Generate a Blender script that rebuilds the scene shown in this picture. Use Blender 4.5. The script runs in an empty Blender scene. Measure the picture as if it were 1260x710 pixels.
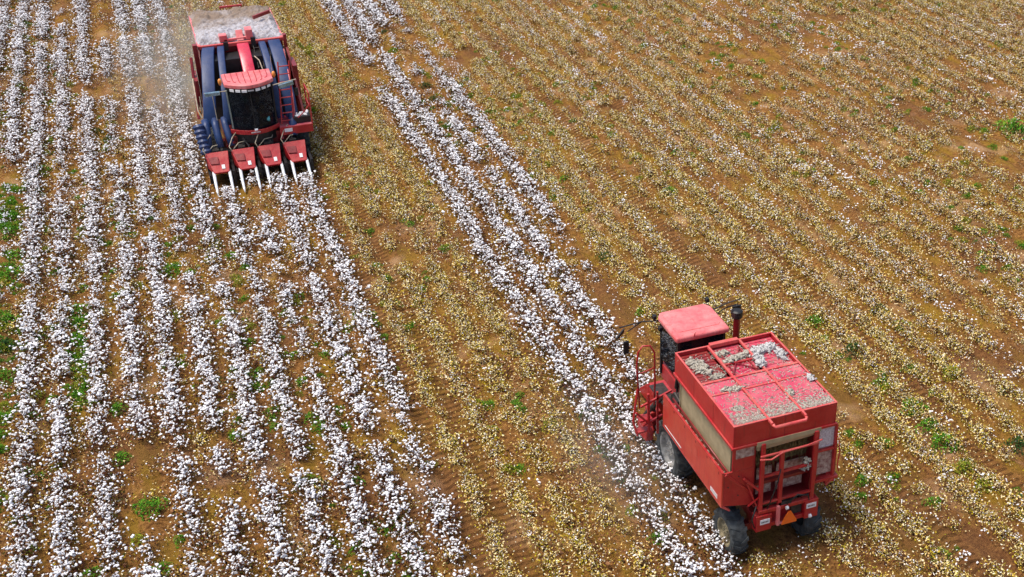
import bpy, bmesh, math, random
import numpy as np
from mathutils import Vector, Matrix, noise as mnoise
random.seed(7); rng = np.random.default_rng(11)
PI = math.pi; R = math.radians
S = bpy.context.scene; C = S.collection

# ------------------------------------------------------------------ camera
CH = 20.4785; PITCH = 0.5165539; YAW = 0.3827936       # metres, rad down, rad to the right of the rows
cd = bpy.data.cameras.new('camera'); cam = bpy.data.objects.new('camera', cd); C.objects.link(cam)
cam.location = (0, 0, CH); cam.rotation_euler = (PI/2 - PITCH, 0, -YAW)
cd.sensor_width = 36; cd.lens = 1544.03/1260*36; cd.shift_x = -160/1260; cd.shift_y = 0
cd.clip_start = 0.5; cd.clip_end = 6000
S.camera = cam
# ------------------------------------------------------------------ light
SUN_EL, SUN_AZ = R(70), R(168)         # azimuth: direction the sun stands in, measured from +X towards +Y
w = bpy.data.worlds.new('World'); S.world = w; w.use_nodes = True
nt = w.node_tree; bg = nt.nodes['Background']
sky = nt.nodes.new('ShaderNodeTexSky'); sky.sky_type = 'NISHITA'; sky.sun_disc = False
sky.sun_elevation = SUN_EL; sky.sun_rotation = PI/2 - SUN_AZ
sky.air_density = 1.0; sky.dust_density = 3.0; sky.altitude = 100
nt.links.new(sky.outputs[0], bg.inputs[0]); bg.inputs[1].default_value = 0.12
sd = bpy.data.lights.new('sun', 'SUN'); sd.energy = 2.7; sd.angle = R(20); sd.color = (1, .93, .82)
so = bpy.data.objects.new('sun', sd); C.objects.link(so)
sv = Vector((math.cos(SUN_EL)*math.cos(SUN_AZ), math.cos(SUN_EL)*math.sin(SUN_AZ), math.sin(SUN_EL)))
so.rotation_euler = (-sv).to_track_quat('-Z', 'Y').to_euler()
S.view_settings.view_transform = 'Standard'; S.view_settings.look = 'None'
S.view_settings.exposure = 0.46; S.view_settings.gamma = 1

# ------------------------------------------------------------------ helpers
def mat(name):
    m = bpy.data.materials.new(name); m.use_nodes = True
    return m, m.node_tree, m.node_tree.nodes['Principled BSDF']
def N(t, kind, **kw):
    n = t.nodes.new(kind)
    for k, v in kw.items():
        if k in n.inputs: n.inputs[k].default_value = v
        else: setattr(n, k, v)
    return n
def mixrgb(t, fac, a, b):
    n = t.nodes.new('ShaderNodeMix'); n.data_type = 'RGBA'
    for s, v in ((0, fac), (6, a), (7, b)):
        if hasattr(v, 'links'): t.links.new(v, n.inputs[s])
        else: n.inputs[s].default_value = v if s == 0 else (*v, 1)
    return n.outputs[2]
def ramp(t, src, a, b):
    n = t.nodes.new('ShaderNodeMapRange'); t.links.new(src, n.inputs[0]); n.clamp = True
    n.inputs[1].default_value = a; n.inputs[2].default_value = b
    return n.outputs[0]
def math_(t, op, a, b=None):
    n = t.nodes.new('ShaderNodeMath'); n.operation = op
    for s, v in ((0, a), (1, b)):
        if v is None: continue
        if hasattr(v, 'links'): t.links.new(v, n.inputs[s])
        else: n.inputs[s].default_value = v
    return n.outputs[0]

def simple(name, col, rough=.6, metal=0, var=.25, scale=8, coat=0, spec=.5, bump=0):
    m, t, b = mat(name)
    tc = N(t, 'ShaderNodeTexCoord'); ns = N(t, 'ShaderNodeTexNoise', Scale=scale, Detail=4)
    t.links.new(tc.outputs['Object'], ns.inputs['Vector'])
    c = mixrgb(t, ramp(t, ns.outputs[0], .35, .65), tuple(x*(1-var) for x in col), tuple(min(1, x*(1+var)) for x in col))
    t.links.new(c, b.inputs['Base Color'])
    b.inputs['Roughness'].default_value = rough; b.inputs['Metallic'].default_value = metal
    b.inputs['Coat Weight'].default_value = coat; b.inputs['Specular IOR Level'].default_value = spec
    if bump:
        bp = N(t, 'ShaderNodeBump', Strength=bump, Distance=.02); t.links.new(ns.outputs[0], bp.inputs['Height'])
        t.links.new(bp.outputs[0], b.inputs['Normal'])
    return m
def paint(name, col, fade=None, dust=.35, rough=.38, coat=.25):
    """painted sheet metal: faded patches, field dust that settles on up-facing faces, scuffs"""
    m, t, b = mat(name); fade = fade or tuple(min(1, x*1.25+.03) for x in col)
    tc = N(t, 'ShaderNodeTexCoord')
    n1 = N(t, 'ShaderNodeTexNoise', Scale=2.2, Detail=5, Roughness=.6); n2 = N(t, 'ShaderNodeTexNoise', Scale=26, Detail=5, Roughness=.7)
    for n in (n1, n2): t.links.new(tc.outputs['Object'], n.inputs['Vector'])
    c = mixrgb(t, ramp(t, n1.outputs[0], .35, .7), col, fade)
    mp = N(t, 'ShaderNodeMapping'); mp.inputs['Scale'].default_value = (7, 7, .7); t.links.new(tc.outputs['Object'], mp.inputs[0])
    n4 = N(t, 'ShaderNodeTexNoise', Scale=1.6, Detail=5, Roughness=.7); t.links.new(mp.outputs[0], n4.inputs['Vector'])
    n5 = N(t, 'ShaderNodeTexNoise', Scale=60, Detail=2); t.links.new(tc.outputs['Object'], n5.inputs['Vector'])
    base = mixrgb(t, math_(t, 'MULTIPLY', ramp(t, n4.outputs[0], .54, .70), .6), c, tuple(x*.35+.01 for x in col))
    base = mixrgb(t, math_(t, 'MULTIPLY', ramp(t, n5.outputs[0], .66, .72), .5), base, (.16, .07, .05))
    ge = N(t, 'ShaderNodeNewGeometry'); sx = N(t, 'ShaderNodeSeparateXYZ'); t.links.new(ge.outputs['Normal'], sx.inputs[0])
    up = ramp(t, sx.outputs[2], .2, 1)
    d = math_(t, 'MULTIPLY', ramp(t, math_(t, 'ADD', math_(t, 'MULTIPLY', n1.outputs[0], .5), math_(t, 'MULTIPLY', n2.outputs[0], .55)), .42, .72),
              math_(t, 'ADD', math_(t, 'MULTIPLY', up, dust), dust*.45))
    c = mixrgb(t, d, base, (.44, .30, .20))
    t.links.new(c, b.inputs['Base Color'])
    rr = math_(t, 'ADD', rough, math_(t, 'MULTIPLY', d, .5)); t.links.new(rr, b.inputs['Roughness'])
    b.inputs['Coat Weight'].default_value = coat; b.inputs['Coat Roughness'].default_value = .25
    bp = N(t, 'ShaderNodeBump', Strength=.6, Distance=.03); t.links.new(n1.outputs[0], bp.inputs['Height']); t.links.new(bp.outputs[0], b.inputs['Normal'])
    return m
M = {
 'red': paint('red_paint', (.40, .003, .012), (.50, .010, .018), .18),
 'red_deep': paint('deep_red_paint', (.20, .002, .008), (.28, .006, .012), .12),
 'red_orange': paint('orange_red_paint', (.54, .030, .020), (.60, .060, .034), .25),
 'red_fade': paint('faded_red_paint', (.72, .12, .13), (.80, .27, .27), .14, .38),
 'magenta': paint('chalky_magenta_red_paint', (.56, .010, .075), (.66, .07, .15), .38, .45),
 'pinkrail': paint('chalky_rail_paint', (.62, .05, .055), (.68, .10, .09), .2, .45),
 'blue': paint('blue_plastic', (.004, .030, .12), (.008, .042, .15), .08, .48, .0),
 'bluegrey': paint('grey_blue_plastic', (.05, .085, .14), (.08, .12, .18), .2, .3, .4),
 'beige': simple('dusty_side_sheet', (.40, .33, .19), .8, var=.12, scale=5),
 'black': simple('black_parts', (.012, .011, .012), .5, var=.4),
 'dark': simple('dark_grimy_metal', (.035, .028, .026), .6, var=.5, scale=12),
 'rubber': simple('tyre_rubber', (.045, .050, .052), .85, var=.5, scale=6),
 'rim': simple('dusty_rim', (.30, .29, .27), .7, var=.35),
 'rimy': simple('cream_rim', (.24, .20, .12), .75, var=.45),
 'steel': simple('bare_steel', (.55, .58, .62), .3, .7, var=.15),
 'white': simple('white_steel', (.78, .80, .84), .35, .1, var=.06),
 'label': simple('white_label', (.80, .79, .80), .4, var=.04),
 'ink': simple('dark_print', (.05, .03, .03), .5, var=.1),
 'orange': simple('safety_orange', (.95, .16, .015), .45, var=.06),
 'amber': simple('amber_lens', (.80, .28, .05), .25, var=.1),
 'lamp': simple('lamp_lens', (.85, .85, .86), .12, var=.03, coat=.6),
 'seat': simple('seat_cloth', (.02, .05, .07), .8, var=.3),
 'hose': simple('rubber_hose', (.10, .095, .09), .45, var=.4),
 'strap': simple('pale_tube', (.45, .38, .28), .5, var=.3),
}
def glassmat():
    m, t, b = mat('tinted_glass'); b.inputs['Base Color'].default_value = (.006, .010, .016, 1)
    b.inputs['Roughness'].default_value = .04; b.inputs['Alpha'].default_value = .80; b.inputs['Specular IOR Level'].default_value = .22
    return m
M['glass'] = glassmat()
def lintmat(name, a, b_, scale=14, rough=.95):
    m, t, b = mat(name); tc = N(t, 'ShaderNodeTexCoord'); ns = N(t, 'ShaderNodeTexNoise', Scale=scale, Detail=6, Roughness=.7)
    t.links.new(tc.outputs['Object'], ns.inputs['Vector'])
    t.links.new(mixrgb(t, ramp(t, ns.outputs[0], .35, .65), a, b_), b.inputs['Base Color'])
    b.inputs['Roughness'].default_value = rough; b.inputs['Specular IOR Level'].default_value = .15
    bp = N(t, 'ShaderNodeBump', Strength=.8, Distance=.03); t.links.new(ns.outputs[0], bp.inputs['Height']); t.links.new(bp.outputs[0], b.inputs['Normal'])
    return m
M['lint'] = lintmat('seed_cotton', (.80, .78, .76), (.92, .92, .94))
M['lint_dirty'] = lintmat('dirty_lint', (.24, .20, .15), (.68, .64, .56), 24)
M['lint_grey'] = lintmat('greyish_lint', (.36, .34, .33), (.78, .77, .77), 24)
M['lint_mesh'] = lintmat('lint_caught_in_mesh', (.24, .09, .08), (.60, .48, .40), 9)
M['straw_mesh'] = lintmat('straw_behind_mesh', (.10, .06, .03), (.30, .23, .10), 12)

class MB:
    def __init__(s): s.v = []; s.f = []; s.m = []
    def add(s, vs, fs, mi=0):
        o = len(s.v); s.v += [tuple(v) for v in vs]; s.f += [tuple(i+o for i in f) for f in fs]; s.m += [mi]*len(fs); return s
    def hexa(s, p, mi=0):   # p: 4 bottom (ccw), 4 top
        return s.add(p, [(3,2,1,0),(4,5,6,7),(0,1,5,4),(1,2,6,5),(2,3,7,6),(3,0,4,7)], mi)
    def box(s, x0, x1, y0, y1, z0, z1, mi=0):
        return s.hexa([(x0,y0,z0),(x1,y0,z0),(x1,y1,z0),(x0,y1,z0),(x0,y0,z1),(x1,y0,z1),(x1,y1,z1),(x0,y1,z1)], mi)
    def beam(s, p0, p1, wx, wz=None, mi=0, up=(0,0,1)):
        wz = wz or wx; p0 = Vector(p0); p1 = Vector(p1); d = (p1-p0).normalized(); u = Vector(up)
        if abs(d.dot(u)) > .98: u = Vector((0,1,0))
        a = d.cross(u).normalized()*wx/2; b = a.cross(d).normalized()*wz/2
        return s.hexa([p0-a-b, p0+a-b, p1+a-b, p1-a-b, p0-a+b, p0+a+b, p1+a+b, p1-a+b], mi)
    def tube(s, pts, r, n=8, mi=0, closed=False):
        pts = [Vector(p) for p in pts]; rings = []; a = None
        for i, p in enumerate(pts):
            q0 = pts[i-1] if (i or closed) else p; q1 = pts[(i+1) % len(pts)] if (i+1 < len(pts) or closed) else p
            d = (q1-q0).normalized()
            if a is None: a = d.orthogonal().normalized()
            a = (a - d*a.dot(d)).normalized(); b = d.cross(a)
            rr = r[i] if isinstance(r, (list, tuple)) else r
            rings.append([p + (a*math.cos(2*PI*k/n)+b*math.sin(2*PI*k/n))*rr for k in range(n)])
        vs = [v for q in rings for v in q]; L = len(pts); fs = []
        for i in range(L if closed else L-1):
            j = (i+1) % L
            for k in range(n): fs.append((i*n+k, i*n+(k+1)%n, j*n+(k+1)%n, j*n+k))
        if not closed: fs += [tuple(range(n))[::-1], tuple((L-1)*n+k for k in range(n))]
        return s.add(vs, fs, mi)
    def lathe_x(s, cx, cy, cz, prof, n=32, mi=0):   # profile (dx, r) about an axis along X
        vs = []; fs = []
        for dx, r in prof:
            for k in range(n): vs.append((cx+dx, cy+r*math.cos(2*PI*k/n), cz+r*math.sin(2*PI*k/n)))
        for i in range(len(prof)-1):
            for k in range(n): fs.append((i*n+k, (i+1)*n+k, (i+1)*n+(k+1)%n, i*n+(k+1)%n))
        return s.add(vs, fs, mi)
    def prism_x(s, yz, x0, x1, mi=0):
        n = len(yz); vs = [(x0,y,z) for y,z in yz]+[(x1,y,z) for y,z in yz]
        return s.add(vs, [tuple(range(n)), tuple(range(2*n-1, n-1, -1))]+[(i, n+i, n+(i+1)%n, (i+1)%n) for i in range(n)], mi)
    def prism_z(s, xy, z0, z1, mi=0):
        n = len(xy); vs = [(x,y,z0) for x,y in xy]+[(x,y,z1) for x,y in xy]
        return s.add(vs, [tuple(range(n))[::-1], tuple(range(n, 2*n))]+[(i, (i+1)%n, n+(i+1)%n, n+i) for i in range(n)], mi)
    def build(s, name, mats, parent=None, bevel=0, smooth=False, org=(0,0,0), seg=2):
        me = bpy.data.meshes.new(name); me.from_pydata([(x-org[0], y-org[1], z-org[2]) for x,y,z in s.v], [], s.f)
        for m in (mats if isinstance(mats, (list, tuple)) else [mats]): me.materials.append(m)
        me.polygons.foreach_set('material_index', s.m); me.validate()
        b = bmesh.new(); b.from_mesh(me); bmesh.ops.recalc_face_normals(b, faces=b.faces); b.to_mesh(me); b.free()
        if smooth: me.shade_smooth()
        o = bpy.data.objects.new(name, me); C.objects.link(o)
        if parent: o.parent = parent
        if bevel:
            bv = o.modifiers.new('bevel', 'BEVEL'); bv.width = bevel; bv.segments = seg; bv.limit_method = 'ANGLE'; bv.angle_limit = R(35)
        return o
def thing(name, label, cat, loc=(0,0,0), group=None):
    o = bpy.data.objects.new(name, None); C.objects.link(o); o.location = loc
    o['label'] = label; o['category'] = cat
    if group: o['group'] = group
    return o
def tag(o, label=None, cat=None, group=None, kind=None):
    for k, v in (('label', label), ('category', cat), ('group', group), ('kind', kind)):
        if v: o[k] = v
    return o
def vnoise(x, y, s, seed=0):
    """smooth value noise on arrays"""
    x = np.asarray(x, float)/s + seed*17.31; y = np.asarray(y, float)/s + seed*9.17
    xi = np.floor(x).astype(np.int64); yi = np.floor(y).astype(np.int64); fx = x-xi; fy = y-yi
    fx = fx*fx*(3-2*fx); fy = fy*fy*(3-2*fy)
    def h(a, b):
        n = (a*374761393 + b*668265263 + seed*1442695) & 0x7fffffff
        n = ((n ^ (n >> 13))*1274126177) & 0x7fffffff
        return ((n ^ (n >> 16)) & 0xffff)/65535.
    return (h(xi,yi)*(1-fx)+h(xi+1,yi)*fx)*(1-fy)+(h(xi,yi+1)*(1-fx)+h(xi+1,yi+1)*fx)*fy
def fbm(x, y, s, seed=0): return (vnoise(x,y,s,seed)*.55+vnoise(x,y,s/2,seed+3)*.28+vnoise(x,y,s/4,seed+5)*.17)

# ------------------------------------------------------------------ the field
X0, SP = -1.36, 0.97                                    # row zero and the row spacing
def rowx(k): return X0 + SP*k
TRACKS = [rowx(6.62), rowx(7.55), rowx(20.55), rowx(17.75), rowx(9.5), rowx(12.5), rowx(14.5)]
def gheight(x, y):
    x = np.asarray(x, float); y = np.asarray(y, float)
    inside = ((x > -40) & (x < 80) & (y > 0) & (y < 130)).astype(float)
    wob = (fbm(x, y, 7, 2)-.5)*.25
    z = .06*np.cos(2*PI*(x+wob*.6-X0)/SP) + (vnoise(x, y, .35, 4)-.5)*.05 + (vnoise(x, y, 1.3, 6)-.5)*.06
    for tx in TRACKS[:5]: z = z - .09*np.exp(-((x-tx)/.2)**2)
    return z*inside
gx = np.concatenate([[-3000,-600,-150,-60,-30], np.arange(-18, 56, SP/7), [65,90,160,600,3000]])
gy = np.concatenate([[-3000,-600,-100,-20,0,8], np.arange(12, 96, .22), [104,125,180,700,3000]])
GX, GY = np.meshgrid(gx, gy); GZ = gheight(GX, GY)
nx, ny = len(gx), len(gy)
me = bpy.data.meshes.new('ground')
idx = np.arange(nx*ny).reshape(ny, nx)
fs = np.stack([idx[:-1,:-1], idx[:-1,1:], idx[1:,1:], idx[1:,:-1]], -1).reshape(-1, 4)
me.vertices.add(nx*ny); me.vertices.foreach_set('co', np.stack([GX,GY,GZ], -1).ravel())
me.loops.add(fs.size); me.loops.foreach_set('vertex_index', fs.ravel())
me.polygons.add(len(fs)); me.polygons.foreach_set('loop_start', np.arange(0, fs.size, 4)); me.polygons.foreach_set('loop_total', np.full(len(fs), 4))
me.update(); me.validate(); me.shade_smooth()
ground = bpy.data.objects.new('ground', me); C.objects.link(ground); tag(ground, kind='structure')
def soil():
    m, t, b = mat('soil'); tc = N(t, 'ShaderNodeTexCoord')
    mp = N(t, 'ShaderNodeMapping'); mp.inputs['Scale'].default_value = (1, .28, 1); t.links.new(tc.outputs['Object'], mp.inputs[0])
    big = N(t, 'ShaderNodeTexNoise', Scale=.22, Detail=4); streak = N(t, 'ShaderNodeTexNoise', Scale=1.6, Detail=5, Roughness=.65)
    fine = N(t, 'ShaderNodeTexNoise', Scale=9, Detail=8, Roughness=.75); pat = N(t, 'ShaderNodeTexNoise', Scale=.55, Detail=4)
    crumb = N(t, 'ShaderNodeTexNoise', Scale=22, Detail=6, Roughness=.8)
    for n in (big, fine, pat, crumb): t.links.new(tc.outputs['Object'], n.inputs['Vector'])
    t.links.new(mp.outputs[0], streak.inputs['Vector'])
    c = mixrgb(t, ramp(t, fine.outputs[0], .38, .66), (.13, .050, .013), (.52, .255, .075))
    c = mixrgb(t, math_(t, 'MULTIPLY', ramp(t, streak.outputs[0], .47, .62), .7), c, (.33, .20, .02))      # moss and dry ground cover
    c = mixrgb(t, math_(t, 'MULTIPLY', ramp(t, pat.outputs[0], .56, .68), .7), c, (.56, .34, .18))           # pale sandy patches
    c = mixrgb(t, math_(t, 'MULTIPLY', ramp(t, big.outputs[0], .5, .62), .5), c, (.17, .07, .038))
    c = mixrgb(t, math_(t, 'MULTIPLY', ramp(t, crumb.outputs[0], .55, .66), .55), c, (.075, .032, .016))
    # tyre lug prints
    sx = N(t, 'ShaderNodeSeparateXYZ'); t.links.new(tc.outputs['Object'], sx.inputs[0])
    wn = N(t, 'ShaderNodeTexNoise', Scale=.5, Detail=2); t.links.new(tc.outputs['Object'], wn.inputs['Vector'])
    mask = None; wav = None
    for tx in TRACKS[:4]:
        dx = math_(t, 'ABSOLUTE', math_(t, 'SUBTRACT', math_(t, 'ADD', sx.outputs[0], math_(t, 'MULTIPLY', math_(t, 'SUBTRACT', wn.outputs[0], .5), .3)), tx))
        mk = ramp(t, dx, .27, .19)
        wv = math_(t, 'SINE', math_(t, 'ADD', math_(t, 'MULTIPLY', sx.outputs[1], 2*PI/.25), math_(t, 'MULTIPLY', dx, 14)))
        wm = math_(t, 'MULTIPLY', wv, mk)
        mask = mk if mask is None else math_(t, 'MAXIMUM', mask, mk); wav = wm if wav is None else math_(t, 'ADD', wav, wm)
    lug = math_(t, 'MULTIPLY', ramp(t, wav, -.1, .7), ramp(t, fine.outputs[0], .36, .52))
    c = mixrgb(t, math_(t, 'MULTIPLY', mask, .4), c, (.30, .14, .05))
    c = mixrgb(t, math_(t, 'MULTIPLY', math_(t, 'MULTIPLY', mask, lug), .5), c, (.10, .042, .016))
    t.links.new(c, b.inputs['Base Color']); b.inputs['Roughness'].default_value = .95; b.inputs['Specular IOR Level'].default_value = .1
    h = math_(t, 'ADD', math_(t, 'ADD', math_(t, 'MULTIPLY', fine.outputs[0], .9), math_(t, 'MULTIPLY', crumb.outputs[0], .35)), math_(t, 'MULTIPLY', math_(t, 'MULTIPLY', mask, lug), -.5))
    bp = N(t, 'ShaderNodeBump', Strength=1, Distance=.14); t.links.new(h, bp.inputs['Height']); t.links.new(bp.outputs[0], b.inputs['Normal'])
    return m
me.materials.append(soil())

# plants --------------------------------------------------------------------
def boll_mat():
    m, t, b = mat('open_boll_cotton'); oi = N(t, 'ShaderNodeNewGeometry')
    c = mixrgb(t, oi.outputs['Random Per Island'], (.88, .86, .88), (.96, .96, .98))
    t.links.new(c, b.inputs['Base Color']); b.inputs['Roughness'].default_value = .9; b.inputs['Specular IOR Level'].default_value = .1
    return m
def island(name, cols, rough=.85):
    m, t, b = mat(name); g = N(t, 'ShaderNodeNewGeometry'); cr = N(t, 'ShaderNodeValToRGB')
    t.links.new(g.outputs['Random Per Island'], cr.inputs[0]); cr.color_ramp.interpolation = 'CONSTANT'
    el = cr.color_ramp.elements
    el[0].position = 0; el[0].color = (*cols[0], 1); el[1].position = 1/len(cols); el[1].color = (*cols[1], 1)
    for i, c in enumerate(cols[2:], 2): e = el.new(i/len(cols)); e.color = (*c, 1)
    t.links.new(cr.outputs[0], b.inputs['Base Color']); b.inputs['Roughness'].default_value = rough; b.inputs['Specular IOR Level'].default_value = .04
    return m
M['boll'] = boll_mat()
M['stalk'] = island('cotton_stalk', [(.12,.05,.025),(.19,.085,.04),(.08,.035,.02),(.26,.14,.06)])
M['dryleaf'] = island('dead_leaves', [(.065,.024,.016),(.11,.045,.02),(.035,.016,.014),(.06,.055,.014)])
M['fleck_y'] = island('dry_burs_and_leaf_bits', [(.88,.64,.18),(.46,.36,.02),(.95,.80,.42),(.28,.13,.03),(.56,.41,.05),(.95,.88,.62),(.10,.04,.018),(.28,.27,.02),(.18,.08,.02),(.84,.70,.36)])
M['fleck_p'] = island('burs_with_left_lint', [(.88,.60,.22),(.42,.19,.04),(.94,.76,.42),(.20,.075,.03),(.62,.42,.12),(.95,.90,.82),(.10,.04,.02),(.42,.34,.04),(.16,.065,.025),(.70,.50,.22)])
M['weed_g'] = island('green_weed_leaves', [(.055,.19,.015),(.10,.28,.02),(.04,.11,.012),(.15,.33,.03)])
M['weed_d'] = island('dark_weed_leaves', [(.02,.055,.02),(.035,.08,.02),(.05,.10,.025)])
M['weed_y'] = island('yellow_green_weed_leaves', [(.26,.29,.02),(.16,.22,.02),(.34,.33,.04),(.10,.13,.02)])

def icos(r, c, sq=(1,1,1), jit=.25, sub=1, rnd=random):
    b = bmesh.new(); bmesh.ops.create_icosphere(b, subdivisions=sub, radius=1)
    ph = rnd.random()*50; rot = Matrix.Rotation(rnd.random()*6.28, 3, 'Z') @ Matrix.Rotation(rnd.random()*1.5, 3, 'X')
    vs = []
    for v in b.verts:
        k = 1 + jit*mnoise.noise(v.co*1.6 + Vector((ph, 0, 0)))*2
        p = rot @ Vector((v.co.x*sq[0]*k, v.co.y*sq[1]*k, v.co.z*sq[2]*k)); vs.append(p*r+Vector(c))
    fs = [tuple(x.index for x in f.verts) for f in b.faces]; b.free(); return vs, fs
def quad(mb, c, L, W, rnd, mi=0, tilt=1.0):
    a = Vector((rnd.gauss(0,1), rnd.gauss(0,1), rnd.gauss(0,.6*tilt))).normalized(); u = Vector((rnd.gauss(0,.5*tilt), rnd.gauss(0,.5*tilt), 1))
    s = a.cross(u).normalized(); c = Vector(c); n = a.cross(s)*L*.25
    mb.add([c-a*L/2, c+s*W/2+n, c+a*L/2, c-s*W/2+n], [(0,1,2,3)], mi)
def make_plant(seed):
    rnd = random.Random(seed); st = MB(); bo = MB()
    H = rnd.uniform(.36, .50)
    st.tube([(0,0,-.05),(rnd.uniform(-.03,.03), rnd.uniform(-.03,.03), H)], [.014,.006], 4)
    for i in range(9):
        a = rnd.uniform(0, 6.28); z = rnd.uniform(.12, H*.85); L = rnd.uniform(.14, .27)
        st.tube([(0,0,z),(math.cos(a)*L, math.sin(a)*L, z+rnd.uniform(.03,.16))], [.007,.003], 3)
    for i in range(46):
        a = rnd.uniform(0, 6.28); r = .40*rnd.random()**.6; quad(st, (math.cos(a)*r, math.sin(a)*r, rnd.uniform(.03, H*.75)), rnd.uniform(.05,.11), rnd.uniform(.03,.07), rnd, 1)
    for i in range(rnd.choice((15, 19, 23, 27))):
        a = rnd.uniform(0, 6.28); r = min(.56, abs(rnd.gauss(0, .22))+.02); z = H*(.25+.8*rnd.random()*(1-.5*min(1, (r/.4)**2)))
        R0 = rnd.uniform(.018, .035)*(1.2 if rnd.random() < .2 else 1); n = rnd.choice((1,1,2))
        for j in range(n):
            vs, fs = icos(R0, (math.cos(a)*r+rnd.uniform(-.035,.035)*(n>1), math.sin(a)*r+rnd.uniform(-.035,.035)*(n>1), z+rnd.uniform(-.02,.02)), (1.4,.85,.7), .5, 1, rnd)
            bo.add(vs, fs)
    for j in range(5):   # dropped locks round the foot
        a = rnd.uniform(0, 6.28); r = rnd.uniform(.12, .58); vs, fs = icos(rnd.uniform(.016,.028), (math.cos(a)*r, math.sin(a)*r, .05), (1.2,.8,.6), .3, 1, rnd); bo.add(vs, fs)
    return st, bo
def mesh_of(mb, name, mats):
    o = mb.build(name, mats); me = o.data; bpy.data.objects.remove(o); return me
PL = []
for i in range(12):
    st, bo = make_plant(100+i); PL.append((mesh_of(st, 'stem', [M['stalk'], M['dryleaf']]), mesh_of(bo, 'bolls', [M['boll']])))
for a, b in PL: b.shade_smooth()
def make_stub(seed, fl, sparse=False):
    rnd = random.Random(seed); st = MB(); H = rnd.uniform(.20, .34)
    for k in range(2):
        x, y = rnd.uniform(-.1,.1), rnd.uniform(-.12,.12)
        st.tube([(x,y,-.05),(x+rnd.uniform(-.06,.06), y+rnd.uniform(-.06,.06), H)], [.010,.005], 3, 0)
        for i in range(5):
            a = rnd.uniform(0,6.28); z = rnd.uniform(.06, H*.9); L = rnd.uniform(.08,.2)
            st.tube([(x,y,z),(x+math.cos(a)*L, y+math.sin(a)*L, z+rnd.uniform(.02,.1))], [.005,.003], 3, 0)
    for i in range(92):
        a = rnd.uniform(0,6.28); r = abs(rnd.gauss(0,.20)); z = rnd.uniform(.02, H) if rnd.random() < .7 else .03
        quad(st, (math.cos(a)*r, math.sin(a)*r, z), rnd.uniform(.040,.095), rnd.uniform(.020,.040), rnd, 1)
    for i in range(20):
        a = rnd.uniform(0,6.28); r = abs(rnd.gauss(0,.20)); quad(st, (math.cos(a)*r, math.sin(a)*r, rnd.uniform(.01,H*.4)), rnd.uniform(.05,.1), rnd.uniform(.03,.05), rnd, 2)
    if not sparse:
        for i in range(rnd.choice((1,2,4))):
            a = rnd.uniform(0,6.28); r = abs(rnd.gauss(0,.15)); vs, fs = icos(rnd.uniform(.014,.024), (math.cos(a)*r, math.sin(a)*r, rnd.uniform(.05,H)), (1.4,.8,.7), .3, 1, rnd); st.add(vs, fs, 3)
    return st
def protos(name, lst):                                  # a collection kept out of the scene: only mesh data for the scatter
    c = bpy.data.collections.new(name)
    for i, me in enumerate(lst):
        o = bpy.data.objects.new(name+'_piece', me); c.objects.link(o)
    return c
smats = lambda f: [M['stalk'], f, M['dryleaf'], M['boll']]
def litter(seed):
    rnd = random.Random(seed); k = MB()
    for i in range(60):
        quad(k, (rnd.uniform(-.5,.5), rnd.uniform(-.5,.5), rnd.uniform(.01,.05)), rnd.uniform(.025,.08), rnd.uniform(.012,.035), rnd, 0, .35)
    for i in range(40): quad(k, (rnd.uniform(-.5,.5), rnd.uniform(-.5,.5), rnd.uniform(.01,.05)), rnd.uniform(.03,.10), rnd.uniform(.015,.045), rnd, 3, .35)
    for i in range(14):
        x, y = rnd.uniform(-.5,.5), rnd.uniform(-.5,.5); a = rnd.uniform(0,6.28); L = rnd.uniform(.05,.16)
        k.tube([(x,y,.02),(x+math.cos(a)*L, y+math.sin(a)*L, .04)], .005, 3, 1)
    for i in range(16):
        vs, fs = icos(rnd.uniform(.012,.045), (rnd.uniform(-.5,.5), rnd.uniform(-.5,.5), .01), (1.2,1,.6), .35, 1, rnd); k.add(vs, fs, 2)
    return k
M['clod'] = simple('soil_clod', (.25,.115,.045), .95, var=.3)
LI = protos('litter_patch', [mesh_of(litter(700+i), 'litter', [M['fleck_p'] if i % 2 else M['fleck_y'], M['stalk'], M['clod'], M['dryleaf']]) for i in range(8)])
YS = protos('yellow_stalk', [mesh_of(make_stub(300+i, 0), 'stalk', smats(M['fleck_y'])) for i in range(9)])
PS = protos('pale_stalk', [mesh_of(make_stub(400+i, 0), 'stalk', smats(M['fleck_p'])) for i in range(9)])
def joined_plant(i):
    st, bo = make_plant(100+i); k = MB(); k.add(st.v, st.f); k.m = list(st.m); o = len(k.v); k.v += bo.v; k.f += [tuple(q+o for q in f) for f in bo.f]; k.m += [2]*len(bo.f)
    return mesh_of(k, 'plant', [M['stalk'], M['dryleaf'], M['boll']])
CP = protos('cotton_plant_mesh', [joined_plant(i) for i in range(12)])
def tuft(seed):
    rnd = random.Random(seed); k = MB()
    for i in range(rnd.choice((3,5,7))):
        vs, fs = icos(rnd.uniform(.018,.036), (rnd.gauss(0,.1), rnd.gauss(0,.12), rnd.uniform(.03,.35)), (1.3,.8,.75), .35, 1, rnd); k.add(vs, fs)
    return k
LT = protos('lint_tuft', [mesh_of(tuft(500+i), 'tuft', [M['boll']]) for i in range(8)])
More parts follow.
